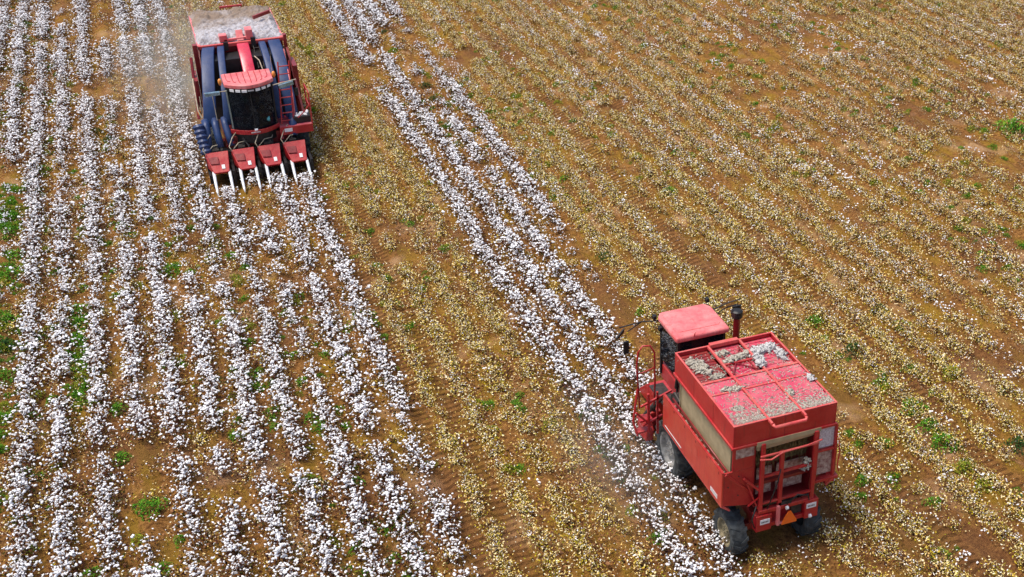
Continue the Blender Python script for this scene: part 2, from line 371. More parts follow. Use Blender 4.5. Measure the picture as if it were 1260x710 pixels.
def weed_mesh(seed, m):
    rnd = random.Random(seed); k = MB()
    for i in range(230):
        a = rnd.uniform(0,6.28); e = rnd.random(); r = .34*math.sqrt(rnd.random()); z = .30*(1-(r/.36)**2)*rnd.random()**.5+.02
        r *= 1+.25*math.sin(3*a+seed)
        quad(k, (math.cos(a)*r, math.sin(a)*r, z), rnd.uniform(.06,.12), rnd.uniform(.02,.045), rnd, 0, .8)
    for i in range(14):
        a = rnd.uniform(0,6.28); r = rnd.uniform(.08,.28); k.tube([(0,0,0),(math.cos(a)*r*.5, math.sin(a)*r*.5, .16),(math.cos(a)*r, math.sin(a)*r, .30)], [.006,.004,.003], 3, 0)
    return mesh_of(k, 'weed', [m])
WM = {c: [weed_mesh(600+10*j+i, M['weed_'+c]) for i in range(3)] for j, c in enumerate('gdy')}
GC = protos('low_weed', [WM['y'][0], WM['g'][1], WM['g'][0]])

def scatter(name, coll, P, rot, scl, label, cat):
    P = np.asarray(P, float); me = bpy.data.meshes.new(name); me.vertices.add(len(P)); me.vertices.foreach_set('co', P.ravel())
    a = me.attributes.new('rotz', 'FLOAT', 'POINT'); a.data.foreach_set('value', rot)
    a = me.attributes.new('scl', 'FLOAT', 'POINT'); a.data.foreach_set('value', scl)
    o = bpy.data.objects.new(name, me); C.objects.link(o); tag(o, label, cat, kind='stuff')
    g = bpy.data.node_groups.new(name, 'GeometryNodeTree')
    g.interface.new_socket('Geometry', in_out='INPUT', socket_type='NodeSocketGeometry'); g.interface.new_socket('Geometry', in_out='OUTPUT', socket_type='NodeSocketGeometry')
    gi = g.nodes.new('NodeGroupInput'); go = g.nodes.new('NodeGroupOutput')
    ci = g.nodes.new('GeometryNodeCollectionInfo'); ci.inputs['Collection'].default_value = coll; ci.inputs['Separate Children'].default_value = True; ci.inputs['Reset Children'].default_value = True
    ip = g.nodes.new('GeometryNodeInstanceOnPoints'); ip.inputs['Pick Instance'].default_value = True
    ri = g.nodes.new('FunctionNodeRandomValue'); ri.data_type = 'INT'; ri.inputs[4].default_value = 0; ri.inputs[5].default_value = 50
    na = g.nodes.new('GeometryNodeInputNamedAttribute'); na.data_type = 'FLOAT'; na.inputs[0].default_value = 'rotz'
    nb = g.nodes.new('GeometryNodeInputNamedAttribute'); nb.data_type = 'FLOAT'; nb.inputs[0].default_value = 'scl'
    cx = g.nodes.new('ShaderNodeCombineXYZ'); L = g.links.new
    L(gi.outputs[0], ip.inputs['Points']); L(ci.outputs[0], ip.inputs['Instance']); L(ri.outputs[2], ip.inputs['Instance Index'])
    L(na.outputs[0], cx.inputs[2]); L(cx.outputs[0], ip.inputs['Rotation']); L(nb.outputs[0], ip.inputs['Scale']); L(ip.outputs[0], go.inputs[0])
    o.modifiers.new('scatter', 'NODES').node_group = g
    return o

# keep-out boxes under the machines (wheels and heads crush what stands there)
def blocked(x, y, m=0):
    return ((x > 10.42) & (x < 13.1) & (y > 20.2) & (y < 27.2)) | ((x > 1.2) & (x < 4.9) & (y > 47.2) & (y < 55.6))
FMASK = lambda x, y: ((y > 12) & (y < 92) & (x > -18) & (x < 54) & (x < 2 + .62*y + 15) & (x > -7 - .12*(y-24)-4))

# --- how full each white row stands: list of (Y from, Y to, fullness) in metres, the rest 1.0
GAPS = {-1: [(66.15, 98.88, 0.12), (58.7, 60.74, 0.1), (53.39, 58.7, 0.6), (49.82, 52.19, 0.25), (31.93, 32.57, 0.4), (25.99, 30.5, 0)], -2: [(58.54, 60.09, 0.3)], -3: [(69.29, 99.65, 0.15), (48.17, 52.96, 0.65), (33.56, 34.87, 0.35)], -5: [(11.26, 51.79, 0.25)], -6: [(11.64, 51.75, 0.3)], -7: [(12.03, 52.14, 0.3)], 0: [(25.35, 26.02, 0.15), (9.33, 25.35, 0.7)], 1: [(59.62, 63.02, 0.6), (56.95, 59.62, 0.03), (55.48, 56.95, 0.4), (40.31, 42.1, 0.1), (38.75, 40.31, 0.5), (27.0, 27.35, 0.0), (27.49, 28.95, 0.7)], 2: [(41.72, 42.39, 0.1)], 4: [(42.17, 46.02, 0.4), (37.36, 38.3, 0.2), (34.83, 35.58, 0.1), (28.57, 34.83, 0.6)], 6: [(27.49, 28.81, 0.45), (25.21, 25.91, 0.6)], 11: [(54.63, 57.67, 0.35)], 12: [(58.9, 60.6, 0)], 13: [(61.57, 63.55, 0.1), (60.21, 61.57, 0.5), (57.64, 60.21, 0.05), (55.93, 57.64, 0.6), (52.1, 55.93, 0.1), (49.93, 52.1, 0.5), (44.17, 45.28, 0.2)], 14: [(62.02, 65.56, 0.45), (59.3, 62.02, 0.05), (54.96, 59.3, 0.55), (38.1, 38.66, 0.2), (36.98, 38.10, 0.7), (35.86, 36.98, 0.5), (34.74, 35.86, 0.3), (19.22, 34.74, 0.04)]}
WHITE = list(range(-9, 7)) + [11, 12, 13, 14]
pts = []
for k in WHITE:
    ys = np.arange(10, 92, .21); n = len(ys); ys = ys + rng.uniform(-.12, .12, n); xs = rowx(k) + rng.normal(0, .075, n) + (fbm(ys, ys*0+k*7, 5, 9)-.5)*.22
    p = np.full(n, .97)
    yj = ys + rng.normal(0, .38, n)
    for a, b, q in GAPS.get(k, []): p[(yj > a) & (yj < b)] = q
    if k < 8: p *= np.where(fbm(xs*.5, ys, 1.8, 21) > .63, .5, 1)
    if 3 <= k <= 6: p[ys > 46.6] = 0
    if k in (13, 14): p[ys < 27.4] = 0
    keep = (rng.random(n) < p)
    for x, y, q in zip(xs[keep], ys[keep], p[keep]): pts.append((x, y, k, q))
P = np.array(pts); P = P[FMASK(P[:,0], P[:,1]) & ~blocked(P[:,0], P[:,1])]
z = gheight(P[:,0], P[:,1]); rot = rng.uniform(0, 2*PI, len(P)); scl = rng.uniform(.78, 1.16, len(P))*np.clip(P[:,3]+.25, .6, 1)
F = np.array((math.sin(YAW)*math.cos(PITCH), math.cos(YAW)*math.cos(PITCH), -math.sin(PITCH))); Rt = np.array((math.cos(YAW), -math.sin(YAW), 0)); U = np.cross(Rt, F)
d = np.stack([P[:,0], P[:,1], z-CH+.3], 1); dep = d@F; px = 790+1544*(d@Rt)/dep; py = 355-1544*(d@U)/dep
vis = (px > 4) & (px < 1256) & (py < 704) & (py > 4)
order = np.argsort(np.where(vis, dep, 1e9)); near = order[:300]; far = np.setdiff1d(np.arange(len(P)), near)
ROWLAB = {12: 'white row beside the left tyres of the near harvester', 11: 'white row bordering the yellow stubble, left of the near harvester',
 6: 'last white row before the lugged tyre track', 5: 'second white row in from the lugged tyre track', 4: 'thin third white row in from the lugged tyre track',
 3: 'fourth white row in from the lugged tyre track', 2: 'fifth white row in from the lugged tyre track', 1: 'gappy white row right of the bare sandy strip',
 0: 'thin white row edging the bare sandy patch on its right', -1: 'broken white row crossing the bare sandy patch', -2: 'white row edging the bare sandy patch on its left',
 -3: 'third white row from the left edge', -4: 'second white row from the left edge', -5: 'white row against the left edge'}
for n_, i in enumerate(near):
    k = int(P[i,2]); e = bpy.data.objects.new('cotton_plant', None); C.objects.link(e)
    e.location = (P[i,0], P[i,1], z[i]); e.rotation_euler = (0,0,rot[i]); e.scale = (scl[i],)*3; e.empty_display_size = .1
    e['label'] = 'near cotton plant, ' + ROWLAB.get(k, 'row at the left edge')
    e['category'] = 'cotton plant'; e['group'] = 'nearest cotton plants in white row %s' % ('abcdefghijklmnopqrstuvwxyz'[k+9])
    a, b = PL[n_ % 12]
    for nm, m_ in (('stem', a), ('bolls', b)):
        c = bpy.data.objects.new(nm, m_); C.objects.link(c); c.parent = e; c['kind'] = 'stuff'
scatter('cotton_rows', CP, np.stack([P[far,0], P[far,1], z[far]], 1), rot[far], scl[far], 'rows of unpicked cotton plants thick with open white bolls', 'cotton')

# --- picked rows: broken stalks, burs and leaf bits
def stub_rows(ks, step, sx, dens):
    out = []
    for k in ks:
        ys = np.arange(10, 92, step); n = len(ys); ys = ys+rng.uniform(-step, step, n); xs = rowx(k)+rng.normal(0, sx, n)
        q = dens*np.clip(.35+2.2*(fbm(xs, ys*.45, 2.6, 31)-.30), .22, 1.15)
        kk = rng.random(n) < q; out.append(np.stack([xs[kk], ys[kk]], 1))
    return np.concatenate(out)
A = stub_rows(range(7, 11), .13, .11, 1.25)
B = stub_rows(range(3, 7), .17, .14, .95); B = B[B[:,1] > 46.4]
B2 = stub_rows((13, 14), .2, .15, .9); B2 = B2[B2[:,1] < 27.6]
B3 = stub_rows(range(15, 17), .11, .14, 1.0); D = stub_rows(range(17, 66), .10, .105, .86)
D2 = stub_rows(range(-9, 15), .8, .35, .35); D3 = stub_rows(range(17, 66), 1.3, .33, .7); D2 = np.concatenate([D2, D3])
Q = np.concatenate([A, B, B2, B3, D, D2]); Q = Q[FMASK(Q[:,0], Q[:,1]) & ~blocked(Q[:,0], Q[:,1])]
kq = (Q[:,0]-X0)/SP
bare = (fbm(Q[:,0], Q[:,1]*.5, 2.2, 41) > .68) & (kq > 14.6); Q = Q[~bare]; kq = kq[~bare]
for tx in TRACKS[:4]:
    ok = (abs(Q[:,0]-tx) > .27) | (rng.random(len(Q)) < .12); Q = Q[ok]; kq = kq[ok]
pinkw = np.clip((kq-13)/24, .03, .45) + (fbm(Q[:,0], Q[:,1], 6, 51)-.5)*1.6
isP = rng.random(len(Q)) < np.clip(pinkw, .05, .95)
for nm, coll, sel, lab in (('yellow_stubble', YS, ~isP, 'yellowish picked cotton stalks and leaf litter in rows'), ('pale_stubble', PS, isP, 'brown picked stalks flecked with pale burs and leftover lint')):
    q = Q[sel]; scatter(nm, coll, np.c_[q, gheight(q[:,0], q[:,1])], rng.uniform(0,2*PI,len(q)), rng.uniform(.7,1.15,len(q)), lab, 'stubble')
# leftover lint in picked rows and scattered locks between the white rows
n = 42000; lx = rng.uniform(-12, 60, n); ly = rng.uniform(12, 92, n); kl = (lx-X0)/SP; ph = abs(kl-np.round(kl))
base = np.where(kl > 14.6, .16, np.where((kl > 6.5) & (kl < 10.5), .03, np.where(kl > 10.5, .2, .42)))
patch = np.clip((fbm(lx, ly*.35, 2.0, 61)-.50)*6, 0, 1)
pr_ = np.where(kl > 14.6, .03+1.0*np.clip((vnoise(lx*1.3, ly*.22, 1.0, 63)-.58)*5, 0, 1)*(ph < .30), base*(.3+.7*patch))
kk = (rng.random(n) < pr_) & FMASK(lx, ly) & ~blocked(lx, ly); lx, ly = lx[kk], ly[kk]
scatter('fallen_lint', LT, np.c_[lx, ly, gheight(lx, ly)], rng.uniform(0,2*PI,len(lx)), rng.uniform(.6,1.1,len(lx)), 'loose tufts of white lint left on stalks and soil', 'lint')
n = 15000; ax = rng.uniform(-14, 62, n); ay = rng.uniform(12, 92, n); kl = (ax-X0)/SP
kk = FMASK(ax, ay) & ~blocked(ax, ay) & (rng.random(n) < np.where(kl > 14.6, .70, .72)*np.clip(.4+1.6*(fbm(ax, ay*.4, 2.4, 91)-.25), .1, 1))
for tx in TRACKS[:4]: kk &= (abs(ax-tx) > .55) | (rng.random(n) < .25)
ax, ay = ax[kk], ay[kk]; kl = (ax-X0)/SP; far_ = kl > 14.6
ax = np.where(far_, rowx(np.round(kl))+rng.normal(0, .10, len(ax)), ax)
scatter('leaf_litter', LI, np.c_[ax, ay, gheight(ax, ay)], rng.uniform(0,2*PI,len(ax)), np.where(far_, .52, 1)*rng.uniform(.8,1.3,len(ax)), 'brown and cream leaf litter and clods strewn over the soil', 'litter')
# low yellow-green cover between rows
n = 9000; wx = rng.uniform(-12, 60, n); wy = rng.uniform(12, 92, n); pz = fbm(wx, wy*.3, 2.6, 71)
kk = (rng.random(n) < np.clip((pz-.50)*7, 0, .8)) & FMASK(wx, wy) & ~blocked(wx, wy); wx, wy = wx[kk], wy[kk]
sx_ = rng.normal(rowx(-5.0), .42, 420); sy_ = rng.uniform(29, 50, 420); kk = vnoise(sx_, sy_, 1.6, 5) > .35; wx = np.r_[wx, sx_[kk]]; wy = np.r_[wy, sy_[kk]]
sx_ = rng.normal(rowx(-2.5), .2, 90); sy_ = rng.uniform(33, 39, 90); wx = np.r_[wx, sx_]; wy = np.r_[wy, sy_]
scatter('ground_cover', GC, np.c_[wx, wy, gheight(wx, wy)-.05], rng.uniform(0,2*PI,len(wx)), rng.uniform(.35,.8,len(wx)), 'low yellow-green ground cover between the rows', 'ground cover')

# --- single weeds
WEEDS = [
 (-2.24, 27.54, 0.95, 'g', 'bright green weed on the bare sandy patch near the lower left corner'),
 (-2.83, 32.56, 0.75, 'g', 'dark leafy green weed at the end of the broken white row, left of centre'),
 (-0.94, 40.43, 1.0, 'g', 'green weed between two white rows, left of and below the far harvester'),
 (-3.86, 38.93, 0.9, 'g', 'upper of the weeds standing together between white rows at mid left'),
 (-3.92, 37.97, 0.9, 'g', 'middle of the weeds standing together between white rows at mid left'),
 (-3.86, 36.96, 0.8, 'g', 'lowest of the weeds standing together between white rows at mid left'),
 (-5.99, 45.53, 0.9, 'g', 'uppermost weed of the green strip along the left edge'),
 (-5.86, 43.67, 1.0, 'g', 'second weed down the green strip along the left edge'),
 (-5.87, 42.17, 1.0, 'g', 'third weed down the green strip along the left edge'),
 (-5.92, 38.99, 0.9, 'g', 'weed in the green strip by the left edge, beside the mid left weed trio'),
 (-5.91, 37.27, 0.9, 'd', 'dark weed by the left edge below the green strip'),
 (-5.89, 35.49, 0.9, 'g', 'green weed right at the left edge, above the lower left rows'),
 (-5.84, 33.35, 0.8, 'g', 'lowest green weed at the left edge'),
 (-5.07, 51.02, 0.8, 'g', 'green weed among dense white bolls between the left edge and far harvester'),
 (-6.06, 71.23, 0.8, 'g', 'upper of two weeds between white rows at the top left'),
 (-6.0, 68.79, 0.8, 'g', 'lower of two weeds between white rows at the top left'),
 (-2.82, 30.12, 0.7, 'g', 'small green weed left of the bare sandy patch'),
 (-2.58, 26.45, 0.6, 'y', 'yellowish weed below the bright green one on the sandy patch'),
 (-1.62, 26.07, 0.5, 'g', 'tiny weed at the foot of a thin white row, right of the sandy patch'),
 (-3.65, 25.58, 0.75, 'g', 'green weed at the bottom edge between the left white rows'),
 (-2.13, 25.15, 0.6, 'g', 'green weed beside a clump of bolls at the bottom edge'),
 (-2.34, 44.54, 0.6, 'g', 'green weed in the broken white row left of the far harvester tips'),
 (-2.95, 54.49, 0.8, 'd', 'dark weed in the olive gap left of the far harvester'),
 (-2.48, 53.16, 0.8, 'd', 'dark weed just below another in the olive gap left of the far harvester'),
 (1.12, 40.86, 0.7, 'g', 'weed just below the far harvester in a thin white row'),
 (1.19, 38.79, 0.6, 'y', 'yellowish weed in the gap of the thin row below the far harvester'),
 (2.77, 26.75, 0.5, 'g', 'tiny bright weed in the middle of the white block near the bottom'),
 (4.71, 26.78, 0.45, 'y', 'tiny weed on the tyre track beside the white block'),
 (3.93, 34.6, 0.6, 'g', 'weed between the two rightmost rows of the white block'),
 (6.96, 70.01, 0.8, 'y', 'yellow green weed at the top edge beside the far harvester'),
 (6.99, 61.53, 1.0, 'y', 'bright yellow green weed right of the far harvester basket'),
 (6.81, 57.26, 0.8, 'y', 'yellow green weed right of the far harvester ladder'),
 (6.88, 44.17, 0.5, 'y', 'small weed in the stubble between the two white areas'),
 (8.97, 44.21, 0.6, 'y', 'weed growing in the left edge of the long white rows'),
 (10.95, 60.2, 0.8, 'g', 'light green weed on the sandy gap at the top of the long white rows'),
 (11.13, 63.15, 0.6, 'd', 'dark weed at the upper end of the sandy gap'),
 (11.22, 54.44, 0.8, 'd', 'dark weed in the gap between long white rows, upper middle'),
 (11.14, 52.7, 0.7, 'd', 'dark weed directly below another in the upper middle gap'),
 (12.82, 52.68, 0.7, 'g', 'green weed on the right side of the long white rows'),
 (14.74, 61.7, 0.6, 'y', 'yellow green weed near the top edge, right of the long white rows'),
 (14.23, 63.07, 0.6, 'd', 'dark weed near the top edge, right of the long white rows'),
 (13.06, 35.8, 0.9, 'd', 'dark weed at the end of the rightmost long white row'),
 (14.08, 40.73, 0.6, 'd', 'small dark weed on a bare patch in the stubble centre'),
 (17.16, 39.8, 0.9, 'g', 'green weed in pale stubble above the near harvester'),
 (18.14, 40.19, 0.7, 'y', 'yellow green weed in pale stubble above the near harvester'),
 (19.36, 58.16, 0.6, 'g', 'small green weed in upper stubble right of centre top'),
 (19.01, 56.43, 0.5, 'd', 'dark weed below a small green one in the upper stubble'),
 (12.91, 32.06, 0.6, 'g', 'green weed left of the near harvester cab'),
 (17.73, 29.36, 1.0, 'g', 'leafy green weed right of the near harvester intake'),
 (17.9, 27.34, 1.0, 'd', 'dark green weed on the sandy strip right of the near harvester'),
 (19.95, 29.23, 0.8, 'd', 'dark weed between stubble rows at the right'),
 (20.03, 28.01, 0.9, 'y', 'yellow green weed beside a bare patch at the right'),
 (17.83, 25.57, 0.8, 'g', 'first weed of the line along the tyre track right of the near harvester'),
 (17.99, 24.18, 1.0, 'g', 'second weed of the line along the tyre track at the right'),
 (17.89, 23.21, 1.0, 'g', 'third weed of the line along the tyre track at the right'),
 (17.8, 22.36, 1.1, 'g', 'fourth weed of the line along the tyre track at the right'),
 (17.75, 21.31, 0.9, 'y', 'fifth weed of the line along the tyre track at the right'),
 (17.79, 20.49, 0.8, 'y', 'lowest weed of the line along the tyre track at the right'),
 (19.96, 25.17, 0.9, 'y', 'yellow green weed in stubble between the track and the right edge'),
 (19.64, 21.62, 1.0, 'd', 'dark green weed at the lower right edge'),
 (33.07, 39.99, 2.3, 'g', 'large bright green weed at the upper right edge'),
 (33.11, 40.95, 1.0, 'y', 'yellow green weed beside the large one at the upper right edge'),
 (33.57, 58.18, 0.9, 'd', 'dark weed near the top edge at the right'),
 (30.82, 58.19, 0.9, 'y', 'yellow green weed near the top edge, right of centre'),
 (23.81, 43.91, 0.8, 'y', 'yellow green weed in dense stubble above and right of the near harvester'),
 (20.95, 23.86, 0.7, 'd', 'dark weed at the right edge above the lower one')]
for i, (x, y, s, c, lab) in enumerate(WEEDS):
    o = bpy.data.objects.new('weed', WM[c][i % 3]); C.objects.link(o); o.location = (x, y, float(gheight(x, y))-.03)
    s = s*(1.25 if x < 8 else 1.1); o.scale = (s, s, s*random.uniform(.8, 1.1)); o.rotation_euler = (0, 0, random.uniform(0, 6.28))
    tag(o, lab, 'weed', 'weeds growing in the field')

# ================================================================== machines
def wheel(parent, org, cx, cy, r, w, rimmat, side=-1, lugs=17):
    hub = MB().lathe_x(cx, cy, r, [(-w*.2, .001), (-w*.2, r*.16), (w*.2, r*.16), (w*.2, .001)], 12).build('wheel', M['dark'], parent, org=org)
    ty = MB(); prof = [(-w*.40, r*.56), (-w*.47, r*.66), (-w*.5, r*.80), (-w*.42, r*.915), (-w*.2, r*.95), (0, r*.96), (w*.2, r*.95), (w*.42, r*.915), (w*.5, r*.80), (w*.47, r*.66), (w*.40, r*.56), (-w*.40, r*.56)]
    ty.lathe_x(cx, cy, r, prof, 36)
    for k in range(lugs*2):
        s = 1 if k % 2 else -1; a = 2*PI*k/(lugs*2)
        def P(dx, rad, da): return (cx+s*dx, cy+rad*math.cos(a+da), r+rad*math.sin(a+da))
        da0, da1 = .0, .20; hw = .045/r
        ty.hexa([P(0, r*.94, da1-hw), P(w*.5, r*.86, da0-hw), P(w*.5, r*.86, da0+hw), P(0, r*.94, da1+hw),
                 P(0, r*1.0, da1-hw), P(w*.49, r*.97, da0-hw), P(w*.49, r*.97, da0+hw), P(0, r*1.0, da1+hw)])
    ty.build('tyre', M['rubber'], hub, org=org)
    rm = MB(); o = side*w*.5
    rm.lathe_x(cx, cy, r, [(o*.86, r*.60), (o*.80, r*.54), (o*.45, r*.50), (o*.35, r*.34), (o*.55, r*.26), (o*.55, .001)], 28)
    for k in range(8):
        a = 2*PI*k/8; rm.lathe_x(cx+o*.58, cy+r*.2*math.cos(a), r+r*.2*math.sin(a), [(0, .02), (side*.03, .02), (side*.03, .001)], 6)
    rm.build('rim', rimmat, hub, org=org)
    return hub
def blob(mb, c, size, n, r, rnd, flat=.5, mi=0):
    for i in range(n*3):
        t_ = rnd.uniform(-1, 1); p = (c[0]+t_*size[0]+rnd.gauss(0,.03), c[1]+rnd.uniform(-1,1)*size[1]*(1-t_*t_*.6)+rnd.gauss(0,.02), c[2]+rnd.random()**1.5*size[2])
        vs, fs = icos(rnd.uniform(.3,.9)*r, p, (rnd.uniform(1,2.2),1,flat), .75, 2, rnd); mb.add(vs, fs, mi)
    for i in range(n):
        t_ = rnd.uniform(-1.25, 1.25); x, y = c[0]+t_*size[0], c[1]+rnd.uniform(-1.2,1.2)*size[1]; a = rnd.uniform(0,6.28); L = rnd.uniform(.03,.1)
        mb.tube([(x,y,c[2]),(x+L*math.cos(a),y+L*math.sin(a),c[2]+size[2]*.6),(x+1.6*L*math.cos(a+.6),y+1.6*L*math.sin(a+.6),c[2])], [.003,.007,.002], 3, mi)

# ---------------------------------------------------------------- near harvester (drives away from the camera)
O2 = (11.7, 22.0, 0)
H2 = thing('cotton_harvester', 'near red cotton harvester seen from behind, pale tufts of lint lying on its lid', 'harvester', O2)
def b2(mb, name, m, parent=H2, **kw): return mb.build(name, m, parent, org=O2, **kw)
wheel(H2, O2, 10.60, 24.05, .80, .50, M['rim']); wheel(H2, O2, 12.80, 24.05, .80, .50, M['rim'], 1)
wheel(H2, O2, 10.66, 20.80, .60, .42, M['rimy'], lugs=14); wheel(H2, O2, 12.62, 20.80, .60, .42, M['rimy'], 1, lugs=14)
m = MB()
for x in (11.15, 12.25): m.box(x-.08, x+.08, 20.5, 26.2, .95, 1.2)
m.box(10.7, 12.7, 23.95, 24.2, .7, 1.0); m.box(10.9, 12.4, 20.7, 20.9, .55, .75); m.box(11.1, 12.3, 20.72, 20.88, .7, 1.0)
m.box(11.0, 12.4, 21.2, 23.4, 1.1, 1.6)
b2(m, 'chassis', M['red_deep'], bevel=.01)
# basket walls
for xw, xr in ((10.50, 10.475), (12.86, 12.90)):
    m = MB(); m.box(xw, xw+.04, 20.60, 23.55, 2.25, 3.41)
    for y in (20.62, 23.5): m.box(xr, xr+.025, y-.02, y+.02, 2.3, 3.40)
    b2(m, 'side_wall', M['beige'], bevel=.004)
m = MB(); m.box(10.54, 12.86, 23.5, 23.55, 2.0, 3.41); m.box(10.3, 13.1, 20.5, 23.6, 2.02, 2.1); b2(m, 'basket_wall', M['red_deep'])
# rim round the lid: four sloped faces
zr0, zr1 = 3.40, 4.0; xa, xb, ya, yb = 10.39, 13.02, 20.33, 23.66
m = MB()
lo = [(xa-.01, ya-.02), (xb+.01, ya-.02), (xb+.01, yb), (xa-.01, yb)]; hi = [(xa, ya), (xb, ya), (xb, yb), (xa, yb)]; t_ = .05
def ring(mb, xo0, xo1, yo0, yo1, z0, z1, t):
    mb.box(xo0, xo0+t, yo0, yo1, z0, z1); mb.box(xo1-t, xo1, yo0, yo1, z0, z1); mb.box(xo0+t, xo1-t, yo0, yo0+t, z0, z1); mb.box(xo0+t, xo1-t, yo1-t, yo1, z0, z1)
ring(m, xa, xb, ya, yb, zr0, zr1, .03)
b2(m, 'rim', M['red'], bevel=.015)
m = MB(); ring(m, xa-.035, xb+.035, ya-.035, yb+.02, zr0-.03, zr0+.035, .06); b2(m, 'rim_flange', M['red'], bevel=.008)
m = MB(); ring(m, xa-.004, xb+.004, ya-.004, yb+.004, zr1, zr1+.012, .05); b2(m, 'rim_cap', M['pinkrail'], bevel=.006)
# lid panels: rear sheets and the sunken front bays
for (x0, x1) in ((xa+.05, 11.22), (11.30, 12.07), (12.15, xb-.05)):
    for (y0, y1) in ((ya+.05, 21.62), (21.69, 22.13)):
        m = MB(); m.box(x0+.005, x1-.005, y0+.005, y1-.005, 3.95, 3.985)
        m.box(x0+.04, x1-.04, y0+.04, y1-.04, 3.985, 3.991)
        b2(m, 'lid_panel', M['magenta'], bevel=.004)
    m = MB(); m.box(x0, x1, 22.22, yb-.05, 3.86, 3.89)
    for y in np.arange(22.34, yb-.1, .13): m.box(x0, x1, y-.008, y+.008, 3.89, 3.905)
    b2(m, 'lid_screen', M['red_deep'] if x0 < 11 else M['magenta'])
for x in (11.26, 12.11): m = MB(); m.box(x-.028, x+.028, 20.15, yb-.0, 3.95, 4.022); b2(m, 'lid_rail', M['pinkrail'], bevel=.012)
m = MB(); m.box(xa+.05, xb-.05, 22.14, 22.21, 3.93, 4.008); b2(m, 'lid_crossbar', M['pinkrail'], bevel=.012)
m = MB(); m.box(xa+.05, xb-.05, 21.625, 21.685, 3.93, 4.002); b2(m, 'lid_crossbar', M['pinkrail'], bevel=.01)
m = MB(); m.box(11.3, 12.07, 22.78, 22.84, 3.89, 3.96); b2(m, 'screen_brace', M['red'], bevel=.01)
m = MB(); m.box(11.3, 12.07, yb-.09, yb+.03, 3.96, 4.06); b2(m, 'screen_brace', M['pinkrail'], bevel=.01)
m = MB(); m.tube([(11.26, 20.13, 3.99), (11.30, 20.08, 3.93), (12.07, 20.08, 3.93), (12.11, 20.13, 3.99)], .042, 10); b2(m, 'lid_handle', M['pinkrail'], smooth=True)
# hinged straps along the front screens
m = MB()
for x in (11.40, 11.95): m.beam((x, 22.3, 3.92), (x+.05, yb-.2, 3.93), .03, .03)
m.beam((11.35, 22.35, 3.94), (12.0, 23.4, 3.94), .025); m.beam((12.0, 22.35, 3.94), (11.5, 22.9, 3.94), .025); b2(m, 'screen_strap', M['red_deep'])
# outer side skirts with the trough behind them
for s, xo in ((-1, 10.20), (1, 13.20)):
    q = lambda dx: xo - s*dx
    m = MB(); m.box(min(q(0), q(.05)), max(q(0), q(.05)), 20.44, 23.93, 1.70, 2.66); b2(m, 'side_panel', M['red_orange'], bevel=.012)
    m = MB(); m.add([(q(0),20.44,1.70),(q(0),23.93,1.70),(q(.22),23.93,1.52),(q(.22),20.44,1.52),(q(.05),20.44,1.74),(q(.05),23.93,1.74),(q(.24),23.93,1.56),(q(.24),20.44,1.56)],
        [(0,1,2,3),(4,5,6,7),(0,1,5,4),(1,2,6,5),(2,3,7,6),(3,0,4,7)]); b2(m, 'panel_foot', M['pinkrail'])
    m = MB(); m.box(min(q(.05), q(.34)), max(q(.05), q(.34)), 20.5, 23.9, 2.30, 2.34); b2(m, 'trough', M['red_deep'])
    m = MB(); m.tube([(q(.10), 20.5, 2.50), (q(.10), 23.9, 2.50)], .03, 8); m.tube([(q(.22), 20.5, 2.56), (q(.22), 23.8, 2.56)], .025, 8); b2(m, 'trough_rail', M['red_deep'], smooth=True)
    m = MB(); m.box(min(q(.0), q(.05))-.003, max(q(.0), q(.05))+.003, 20.44, 23.93, 2.665, 2.69); b2(m, 'panel_edge', M['red'])
# decals on the left skirt
m = MB(); m.box(10.194, 10.199, 22.75, 23.78, 1.80, 1.825); b2(m, 'white_stripe', M['label'])
m = MB()
for i in range(7): y = 21.02-i*.055; m.box(10.194, 10.199, y-.038, y, 1.80, 1.92)
b2(m, 'white_lettering', M['label'])
# rear wall, both corners
m = MB(); m.add([(10.25,20.44,1.72),(11.02,20.44,1.55),(11.02,20.44,2.66),(10.25,20.44,2.66),(10.25,20.48,1.72),(11.02,20.48,1.55),(11.02,20.48,2.66),(10.25,20.48,2.66)],
    [(0,1,2,3),(7,6,5,4),(0,4,5,1),(1,5,6,2),(2,6,7,3),(3,7,4,0)]); m.box(10.45, 11.02, 20.43, 20.47, 2.67, 3.37)
m.add([(10.25,20.43,2.62),(10.95,20.43,1.9),(10.98,20.43,1.95),(10.30,20.43,2.66),(10.25,20.40,2.62),(10.95,20.40,1.9),(10.98,20.40,1.95),(10.30,20.40,2.66)],[(0,1,2,3),(7,6,5,4),(0,4,5,1),(1,5,6,2),(2,6,7,3),(3,7,4,0)])
b2(m, 'rear_panel', M['red'], bevel=.006)
m = MB(); m.box(10.52, 10.98, 20.415, 20.43, 3.02, 3.33); b2(m, 'vent_screen', M['lint_mesh'])
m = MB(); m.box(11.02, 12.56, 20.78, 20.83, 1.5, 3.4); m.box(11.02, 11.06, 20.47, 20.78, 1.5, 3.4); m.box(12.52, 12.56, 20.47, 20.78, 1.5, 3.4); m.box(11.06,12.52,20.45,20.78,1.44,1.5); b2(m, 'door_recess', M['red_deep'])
m = MB(); m.box(11.08, 12.5, 20.72, 20.775, 2.45, 3.36)
for x in np.arange(11.10, 12.5, .05): m.box(x, x+.012, 20.705, 20.72, 2.45, 3.36)
b2(m, 'straw_screen', M['straw_mesh'])
for (x0, x1) in ((11.18, 11.58), (11.70, 12.40)):
    m = MB(); m.box(x0, x1, 20.62, 20.65, 1.66, 2.42); b2(m, 'door_panel', M['lint_mesh'], bevel=.006)
